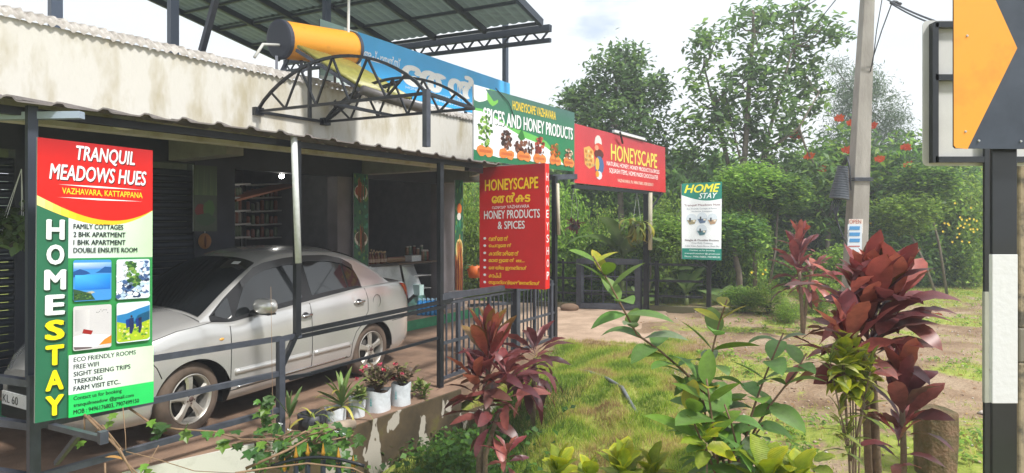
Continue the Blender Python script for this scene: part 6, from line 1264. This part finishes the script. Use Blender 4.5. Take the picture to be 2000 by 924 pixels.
tree('tall_tree', 'tall open crowned tree with several slim trunks left of the utility pole', 'tree', [[(1432, 500, 17), (1440, 400, 17), (1455, 300, 17), (1462, 180, 17), (1472, 60, 17), (1470, 20, 17)], [(1475, 500, 17), (1478, 400, 17), (1492, 300, 17), (1520, 190, 17), (1550, 90, 17)], [(1465, 500, 17.3), (1430, 350, 17.3), (1400, 230, 17.3), (1375, 130, 17.3)], [(1492, 300, 17), (1560, 250, 16.8), (1600, 180, 16.8)], [(1478, 400, 17), (1450, 330, 17), (1415, 180, 17)]],
     [(1475, 28, 24, 0), (1440, 45, 20, 0), (1510, 60, 34, .2), (1550, 20, 30, 0), (1600, 62, 34, 0), (1630, 75, 14, 0), (1395, 85, 34, 0), (1375, 105, 22, 0), (1490, 115, 48, 0), (1555, 115, 42, .4), (1450, 165, 50, 0), (1355, 160, 26, 0), (1390, 200, 34, 0), (1520, 190, 50, -.2), (1590, 180, 36, .3), (1575, 150, 30, 0), (1430, 240, 48, .3), (1340, 245, 30, 0), (1375, 280, 46, 0), (1500, 265, 50, 0), (1560, 250, 40, .4), (1330, 310, 36, .2), (1440, 330, 46, .4), (1530, 330, 46, .3), (1590, 320, 36, 0), (1395, 360, 40, .5)], .25, [(.10, .19, .08), (.14, .25, .08), (.20, .33, .09), (.09, .15, .08), (.12, .20, .10)], 12, dens=.95, per=15, tw_r=.17, r0=.13, Yt=17)
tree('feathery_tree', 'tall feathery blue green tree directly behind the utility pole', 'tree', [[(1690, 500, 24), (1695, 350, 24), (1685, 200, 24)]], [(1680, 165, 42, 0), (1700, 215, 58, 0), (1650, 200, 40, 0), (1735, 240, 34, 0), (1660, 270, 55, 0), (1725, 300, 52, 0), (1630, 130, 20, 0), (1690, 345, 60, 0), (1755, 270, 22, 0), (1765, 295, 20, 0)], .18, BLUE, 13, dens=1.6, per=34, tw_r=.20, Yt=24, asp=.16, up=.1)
tree('tulip_tree', 'bushy green tree with orange red blossoms behind the utility pole', 'tree', [[(1610, 560, 18), (1620, 430, 18), (1640, 330, 18)], [(1740, 560, 18), (1735, 420, 18)]], [(1590, 330, 48, 0), (1650, 290, 50, 0), (1720, 330, 50, 0), (1600, 400, 58, 0), (1680, 390, 60, 0), (1750, 400, 52, 0), (1560, 370, 40, .4), (1800, 400, 50, .4), (1790, 340, 38, .8), (1720, 450, 55, 0), (1835, 335, 46, .8), (1885, 365, 50, .9), (1930, 420, 55, 1), (1850, 430, 60, .6), (1780, 285, 30, .6)], .29, GREENS, 14, dens=1.3, per=15, tw_r=.2, asp=.34,
     flowers=[(1637, 234), (1662, 243), (1702, 248), (1579, 308), (1652, 296), (1602, 332), (1767, 290), (1716, 313), (1773, 325), (1545, 390), (1552, 268), (1570, 445)])
# bushes filling the far side: a few prototypes, then copies
def bush_proto(cols, size, asp, seed, n_tw=300, per=17, tw=.13, up=1.2, drp=.3):
    rng = np.random.default_rng(seed); T, C = blob_pts((0, 0, .9), (1, .75, .95), n_tw, per, tw, rng, .25); C = C[C[:, 2] > -.1]
    V_, F_, C_ = leaves_np(C, size, cols, rng, asp=asp, up=up, droop=drp); return rawmesh('crown', V_, F_, FOLB, C_ * rng.uniform(.8, 1.2, (len(C), 1)).repeat(4, 0)), T
stub = B()
for k in range(9): stub.tube([(.0, 0, -.2), (.1 * math.cos(k), .1 * math.sin(k), .4), (.6 * math.cos(k * 1.7), .5 * math.sin(k * 1.7), 1.3 + .05 * k)], [.03, .02, .008], 5)
stub_me = rawmesh('stems', stub.v, stub.f, TRK)
protos = [bush_proto(GREENS, .17, .5, 21)[0], bush_proto(LIGHT, .15, .42, 22)[0], bush_proto([(.06, .13, .045), (.09, .18, .05), (.12, .23, .06)], .24, .36, 23, up=.9, drp=.8)[0], bush_proto(LIGHT + [(.30, .40, .08)], .10, .5, 24, 260, 20, .12)[0], bush_proto(GREENS[:3] + BLUE[:2], .20, .3, 25, up=.8, drp=1.0)[0]]
KN = [('mid green bush', 'mid green bushes in the far thicket'), ('light green bush', 'light green bushes in the far thicket'), ('dark long leaved bush', 'dark long leaved bushes in the far thicket'), ('small leaved bright bush', 'small leaved bright bushes at the lot edge'), ('dark drooping bush', 'dark drooping bushes in the far thicket')]
rr = random.Random(77); bushes = []
for row, (Y, yb_, ytop, x0, x1, dx, kinds) in enumerate(((16.3, 600, 520, 905, 1550, 62, (0, 1, 3, 1)), (17.6, 580, 450, 880, 1930, 70, (0, 1, 2)), (19.2, 540, 400, 890, 1960, 78, (0, 2, 4, 1)), (21, 500, 340, 870, 1990, 85, (2, 4, 0)), (25, 450, 300, 860, 2050, 110, (4, 2, 0)))):
    x = x0
    while x < x1:
        px = x + rr.uniform(-18, 18); k = rr.choice(kinds); hgt = (yb_ - ytop) * rr.uniform(.8, 1.15) * Y / F / 1.0
        if row >= 1 and px > 1560: Y_ = Y + 2.0
        else: Y_ = Y + rr.uniform(-.4, .4)
        zt = EYE - (ytop - HY) * Y_ / F + rr.uniform(-.3, .3); bushes.append((px, Y_, zt, k, dx * .62 * Y_ / F * rr.uniform(.95, 1.35))); x += dx
for px, py0, py1, k, w_ in ((1840, 330, 470, 1, 70), (1890, 350, 520, 3, 60), (1800, 400, 560, 0, 65), (1860, 440, 560, 3, 60), (1760, 450, 560, 2, 60), (1700, 460, 580, 2, 60), (1905, 450, 560, 3, 45), (1640, 480, 590, 1, 60), (1600, 540, 620, 3, 50), (1500, 550, 625, 3, 45), (1540, 585, 640, 3, 32), (1450, 560, 620, 1, 40), (1650, 600, 640, 3, 22), (1780, 300, 430, 4, 55)):
    Y_ = 17.5 if px > 1660 else 14.5; Y_ = min(Y_, 1.9 * F / max(60, (py1 - HY)) + .4) if py1 > 560 else Y_; bushes.append((px, Y_, EYE - (py0 - HY) * Y_ / F, k, w_ * Y_ / F))
bushes += [(912, 16.4, 3.4, 3, .75), (935, 15.9, 2.2, 1, .6), (1100, 16.0, 2.9, 1, .8), (1180, 16.1, 2.4, 3, .7), (1300, 15.6, 2.6, 1, .7), (1440, 15.9, 3.0, 1, .8)]
WH = [(950, 'beside the black awning post'), (1020, 'behind the red box sign'), (1075, 'right behind the box sign'), (1130, 'beside the gate post'), (1190, 'behind the gate frame'), (1255, 'below the red honey board'), (1320, 'behind the honey board post'), (1365, 'left of the homestay board'), (1420, 'behind the homestay board'), (1480, 'right of the homestay board'), (1540, 'before the bare trunks'), (1590, 'behind the far cordyline'), (1650, 'left of the utility pole'), (1710, 'behind the utility pole'), (1770, 'right of the utility pole'), (1830, 'above the dirt lot'), (1890, 'left of the sign post'), (3000, 'beside the striped post')]
for px, Y_, zt, k, r_ in bushes:
    X_ = (px - HX) * Y_ / F; z0 = gzf(X_, Y_); hh_ = max(.4, zt - z0)
    if X_ < .2 and Y_ < 15.5: continue
    wh = next(v for kx, v in WH if px < kx); dep = 'at the foot of the thicket' if Y_ < 16.9 else 'second row of the thicket' if Y_ < 18.6 else 'middle of the thicket' if Y_ < 20.3 else 'back of the thicket' if Y_ < 23.2 else 'last row against the hillside'
    t_ = thing('bush', KN[k][0] + ' ' + wh + ', ' + dep, 'bush', (X_, Y_, z0), KN[k][1], 0); t_.rotation_euler.z = rr.uniform(0, 6.28); t_.scale = (r_, r_, hh_ / 1.85)
    # far, tall ones: second storey of leaves comes from the same bush, only taller
    link('crown', protos[k], t_); link('stems', stub_me, t_)
# yellow blossoms on the right bushes
YF_ = mat('yellow_blossom', (.75, .55, .03), .5, rnd_=.1)
for i, (px, py, Y) in enumerate([(1880 + rr.gauss(0, 22), 440 + rr.gauss(0, 16), 15.9) for _ in range(26)] + [(1468, 532, 14.4), (1495, 527, 14.4), (1700, 436, 16), (1745, 437, 16), (1755, 458, 16), (1490, 535, 14.3), (1680, 430, 16), (1830, 418, 16)]):
    b = B(); c = P(px, py, Y)
    for k in range(6): a = k * 1.05; d = Vector((math.cos(a), -.3, math.sin(a))) * .034; s_ = Vector((-math.sin(a), 0, math.cos(a))) * .012; b.add([c, c + d * .6 + s_, c + d, c + d * .6 - s_], [(0, 1, 2, 3)])
    tag(b.build('yellow_flower', YF_), 'small yellow flower on the bushes beyond the dirt lot', 'flower', 'yellow flowers on the far bushes')
# bare slim trunks in the thicket
for i, (x0, y0, x1, y1, Y, r_) in enumerate(((1445, 610, 1432, 480, 15.0, .09), (1475, 600, 1462, 380, 15.4, .06), (1500, 560, 1520, 400, 15.6, .04), (1830, 560, 1770, 440, 15.4, .035), (1850, 590, 1810, 380, 15.8, .035), (1262, 610, 1270, 480, 15.2, .03))):
    a_ = P(x0, y0, Y); a_.z = gzf(a_.x, a_.y) - .05; c_ = P(x1, y1, Y); t_ = thing('slim_tree', ('thick bare trunk right of the white homestay board', 'second slim trunk right of the white homestay board', 'thin leaning trunk left of the far cordyline', 'thin leaning stem in the right thicket', 'long leaning stem deep in the right thicket', 'thin trunk behind the honey board post')[i], 'tree', a_)
    B().tube([a_, a_.lerp(c_, .5) + Vector((.06, 0, 0)), c_], [r_, r_ * .85, r_ * .6], 8).build('trunk', TRK, t_, smooth=True); link('crown', protos[(i % 2)], t_, Matrix.Translation(c_ - a_ - Vector((0, 0, .2))) @ Matrix.Diagonal((.8, .8, .55, 1)))
# banana-like plants behind the gate
BAN = mat('banana_leaf', (1, 1, 1), .38, attr=True, trans=.35, rnd_=.2, vein=16)
ban = [leafmesh('leaf_blade', 1, .36, a_, .25, 12, .08, .55, BAN, (.11, .20, .05), (.14, .25, .06), tw, .12, (.25, .33, .12)) for a_, tw in ((.7, .2), (1.3, -.3), (1.8, .3))]
for i, (px, Y, zt, n_, L_, lab) in enumerate(((1215, 15.1, 1.1, 7, 1.5, 'broad leaved banana plant behind the framed gate'), (1300, 15.4, .6, 6, 1.1, 'banana plant behind the black honey board post'), (1340, 14.9, .2, 6, .9, 'low broad leaved plant below the white homestay board'), (1405, 14.6, .0, 6, .8, 'broad leaved plant right of the homestay board pole'), (1240, 14.8, -.1, 6, .7, 'low broad leaved plant inside the gate frame'))):
    g_ = groundp(px, Y); t_ = thing('banana_plant', lab, 'plant', g_); c_ = Vector((g_.x, g_.y, zt)); stem(t_, [g_, c_], .07, .05, 'trunk', mat('green_stalk', (.14, .18, .06), .6)); r2 = random.Random(i)
    for k in range(n_): place_leaf(t_, r2.choice(ban), c_, k * 2.4 + .5, R(r2.uniform(25, 75)), L_ * r2.uniform(.8, 1.1), r2.uniform(-.4, .4))
# far-off wood on the hillside
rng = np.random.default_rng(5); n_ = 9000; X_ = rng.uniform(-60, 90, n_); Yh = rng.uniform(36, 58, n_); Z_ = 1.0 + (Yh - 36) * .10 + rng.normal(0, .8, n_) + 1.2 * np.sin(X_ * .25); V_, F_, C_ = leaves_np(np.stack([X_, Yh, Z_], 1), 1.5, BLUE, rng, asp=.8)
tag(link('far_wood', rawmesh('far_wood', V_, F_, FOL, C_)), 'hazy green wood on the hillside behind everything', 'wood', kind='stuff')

# ------------------------------------------------------------------ grass, ground cover
def in_poly(x, y, poly):
    ins_ = np.zeros(len(x), bool); j = len(poly) - 1
    for i in range(len(poly)):
        xi, yi = poly[i]; xj, yj = poly[j]; c_ = ((yi > y) != (yj > y)) & (x < (xj - xi) * (y - yi) / (yj - yi + 1e-9) + xi); ins_ ^= c_; j = i
    return ins_
def blades(n_, xr, yr, wfun, h0, h1, wd, cols, rng, hfun=None):
    X = rng.uniform(*xr, n_); Y = rng.uniform(*yr, n_); k = rng.random(n_) < wfun(X, Y); k &= ~in_poly(X, Y, floor_pts) & (abs(X) < Y * .95); X, Y = X[k], Y[k]; Z = gz(X, Y); n_ = len(X)
    h = rng.uniform(h0, h1, n_) * (.55 + .9 * np.abs(np.sin(X * 11 + 3 * np.sin(Y * 6)) * np.sin(Y * 13 + 2 * np.sin(X * 8)))); a = rng.uniform(0, 6.28, n_); l_ = rng.uniform(.2, .9, n_) * h; b_ = rng.uniform(0, 6.28, n_)
    dx, dy = np.cos(a) * wd / 2, np.sin(a) * wd / 2
    V = np.stack([np.stack([X - dx, Y - dy, Z - .005], 1), np.stack([X + dx, Y + dy, Z - .005], 1), np.stack([X + l_ * np.cos(b_), Y + l_ * np.sin(b_), Z + h], 1)], 1).reshape(-1, 3)
    cols = np.asarray(cols); nz = .5 + .5 * np.sin(X * 4.3 + 1.7 * np.sin(Y * 3.1)) * np.sin(Y * 3.7 + 1.3 * np.sin(X * 2.9)); ci = np.clip((nz * len(cols) + rng.normal(0, 1.1, n_)).astype(int), 0, len(cols) - 1); C = cols[ci] * rng.uniform(.8, 1.2, n_)[:, None]
    return V, np.arange(n_ * 3).reshape(-1, 3), np.repeat(C, 3, 0)
GR = mat('grass_blade', (1, 1, 1), .6, attr=True, trans=.35, spec=.2)
GCOL = [(.17, .28, .04), (.28, .42, .05), (.40, .51, .07), (.50, .54, .10), (.58, .50, .17), (.50, .36, .18), (.36, .24, .12)]
V_, F_, C_ = blades(330000, (-1.0, 3.2), (2.6, 10.2), lambda x, y: np.clip(lawn_w(x, y), 0, 1), .025, .075, .006, GCOL, rng); tag(link('lawn_grass', rawmesh('lawn_grass', V_, F_, GR, C_)), 'bright yellow green lawn grass on the bumpy bank beside the driveway', 'grass', kind='stuff')
V_, F_, C_ = blades(170000, (2.0, 15), (2.4, 20), lambda x, y: patch(x, y) ** 1.5 * .9, .02, .08, .008, GCOL[1:], rng); tag(link('sparse_grass', rawmesh('sparse_grass', V_, F_, GR, C_)), 'thin dry grass growing in patches on the dirt lot', 'grass', kind='stuff')
V_, F_, C_ = blades(50000, (-1.8, .9), (3.6, 7.4), lambda x, y: np.exp(-((x + .25 - (y - 6.5) * .5) / .5) ** 2), .08, .22, .008, [(.06, .12, .03), (.09, .17, .03), (.14, .22, .04)], rng); tag(link('tall_grass', rawmesh('tall_grass', V_, F_, GR, C_)), 'taller dark grass at the foot of the wall and cordyline', 'grass', kind='stuff')
# moss on the slope below the wall
V_, F_, C_ = blades(30000, (-1.7, -.2), (4.8, 6.8), lambda x, y: np.exp(-((x + 1.05 - (y - 5.9) * .7) / .22) ** 2), .01, .03, .010, [(.16, .15, .01), (.26, .24, .02), (.12, .12, .02)], rng); tag(link('moss', rawmesh('moss', V_, F_, GR, C_)), 'yellow moss on the slope below the dark wall', 'moss', kind='stuff')
n_ = 1500; X_ = rng.normal(-.55, .38, n_); Yh = rng.uniform(4.6, 7.0, n_); k = ~in_poly(X_, Yh, floor_pts); X_, Yh = X_[k], Yh[k]; V_, F_, C_ = leaves_np(np.stack([X_, Yh, gz(X_, Yh) + rng.uniform(.02, .22, len(X_))], 1), .075, [(.06, .14, .035), (.09, .2, .04), (.05, .11, .04)], rng, asp=.8); tag(link('ground_cover', rawmesh('ground_cover', V_, F_, FOL, C_)), 'small leaved ground cover below the retaining wall', 'ground cover', kind='stuff')
# fallen leaves and pebbles as litter
V_, F_, C_ = [], [], []
X_ = rng.uniform(1.8, 9, 700); Yh = rng.uniform(3, 15, 700); V_, F_, C_ = leaves_np(np.stack([X_, Yh, gz(X_, Yh) + .012], 1), .06, [(.30, .16, .07), (.20, .10, .05), (.40, .30, .12)], rng, up=6, asp=.5); tag(link('leaf_litter', rawmesh('leaf_litter', V_, F_, FOL, C_)), 'scattered dry leaf litter on the dirt', 'litter', kind='stuff')
# stones and weeds on the dirt
X_ = rng.uniform(1.7, 12, 2600); Yh = rng.uniform(3.2, 17, 2600); k = ~in_poly(X_, Yh, floor_pts); X_, Yh = X_[k], Yh[k]; Zs = gz(X_, Yh); sz_ = rng.uniform(.006, .022, len(X_)) * (1 + 1.5 * (rng.random(len(X_)) > .96)); o6 = np.array([(1, 0, 0), (0, 1, 0), (-1, 0, 0), (0, -1, 0), (0, 0, .7), (0, 0, -.7)]); Vs = (o6[None] * rng.uniform(.6, 1.3, (len(X_), 6, 3)) * sz_[:, None, None] + np.stack([X_, Yh, Zs + sz_ * .3], 1)[:, None]).reshape(-1, 3)
Fs_ = (np.array([(0, 1, 4), (1, 2, 4), (2, 3, 4), (3, 0, 4), (1, 0, 5), (2, 1, 5), (3, 2, 5), (0, 3, 5)])[None] + 6 * np.arange(len(X_))[:, None, None]).reshape(-1, 3); cs_ = np.asarray([(.42, .32, .24), (.30, .20, .14), (.50, .44, .38)])[rng.integers(0, 3, len(X_))].repeat(6, 0)
tag(link('pebbles', rawmesh('pebbles', Vs, Fs_, mat('pebble', (1, 1, 1), .9, attr=True), cs_)), 'small stones scattered over the dirt track', 'pebbles', kind='stuff')
wx = []
for gx, gy, gr_, ga in GP:
    for _ in range(int(26 * gr_ * ga) + 8):
        a_, q = rng.uniform(0, 6.28), gr_ * math.sqrt(rng.random()) * 1.1; x, y = gx + q * math.cos(a_), gy + q * math.sin(a_); z = gzf(x, y)
        for _k in range(9): wx.append((x + rng.normal(0, .035), y + rng.normal(0, .035), z + rng.uniform(.01, .07)))
V_, F_, C_ = leaves_np(np.array(wx), .06, LIGHT, rng, asp=.5); tag(link('weeds', rawmesh('weeds', V_, F_, FOL, C_)), 'low leafy weeds in clumps along the edge of the dirt', 'weeds', kind='stuff')
# grey pipe half buried in the lawn
hp = [G(px, py, z_) for px, py, z_ in ((1125, 712, .03), (1150, 725, .03), (1185, 750, .02), (1215, 772, .02), (1250, 795, .0), (1290, 815, -.02), (1310, 850, -.03))]
hp = [Vector((p.x, p.y, gzf(p.x, p.y) + .012)) for p in hp]; tag(B().tube(hp, .022, 8).build('water_pipe', mat('grey_pipe', (.20, .21, .22), .6, var=.3, scale=12), smooth=True), 'grey water pipe half buried across the lawn', 'pipe')
# big trees to the left behind the photographer's side are outside the frame and left out

# ------------------------------------------------------------------ air
hz = B().box(-170, 210, -70, 150, -4, 13); hz.hascol = False
hm = bpy.data.materials.new('thin_haze'); hm.use_nodes = True; n = hm.node_tree.nodes; n.remove(n['Principled BSDF']); pv = n.new('ShaderNodeVolumePrincipled'); pv.inputs['Color'].default_value = (.93, .96, 1, 1); pv.inputs['Density'].default_value = .0055; pv.inputs['Anisotropy'].default_value = .2
hm.node_tree.links.new(pv.outputs[0], n['Material Output'].inputs['Volume']); o = hz.build('haze', hm); tag(o, 'thin pale haze over the whole scene', kind='stuff')
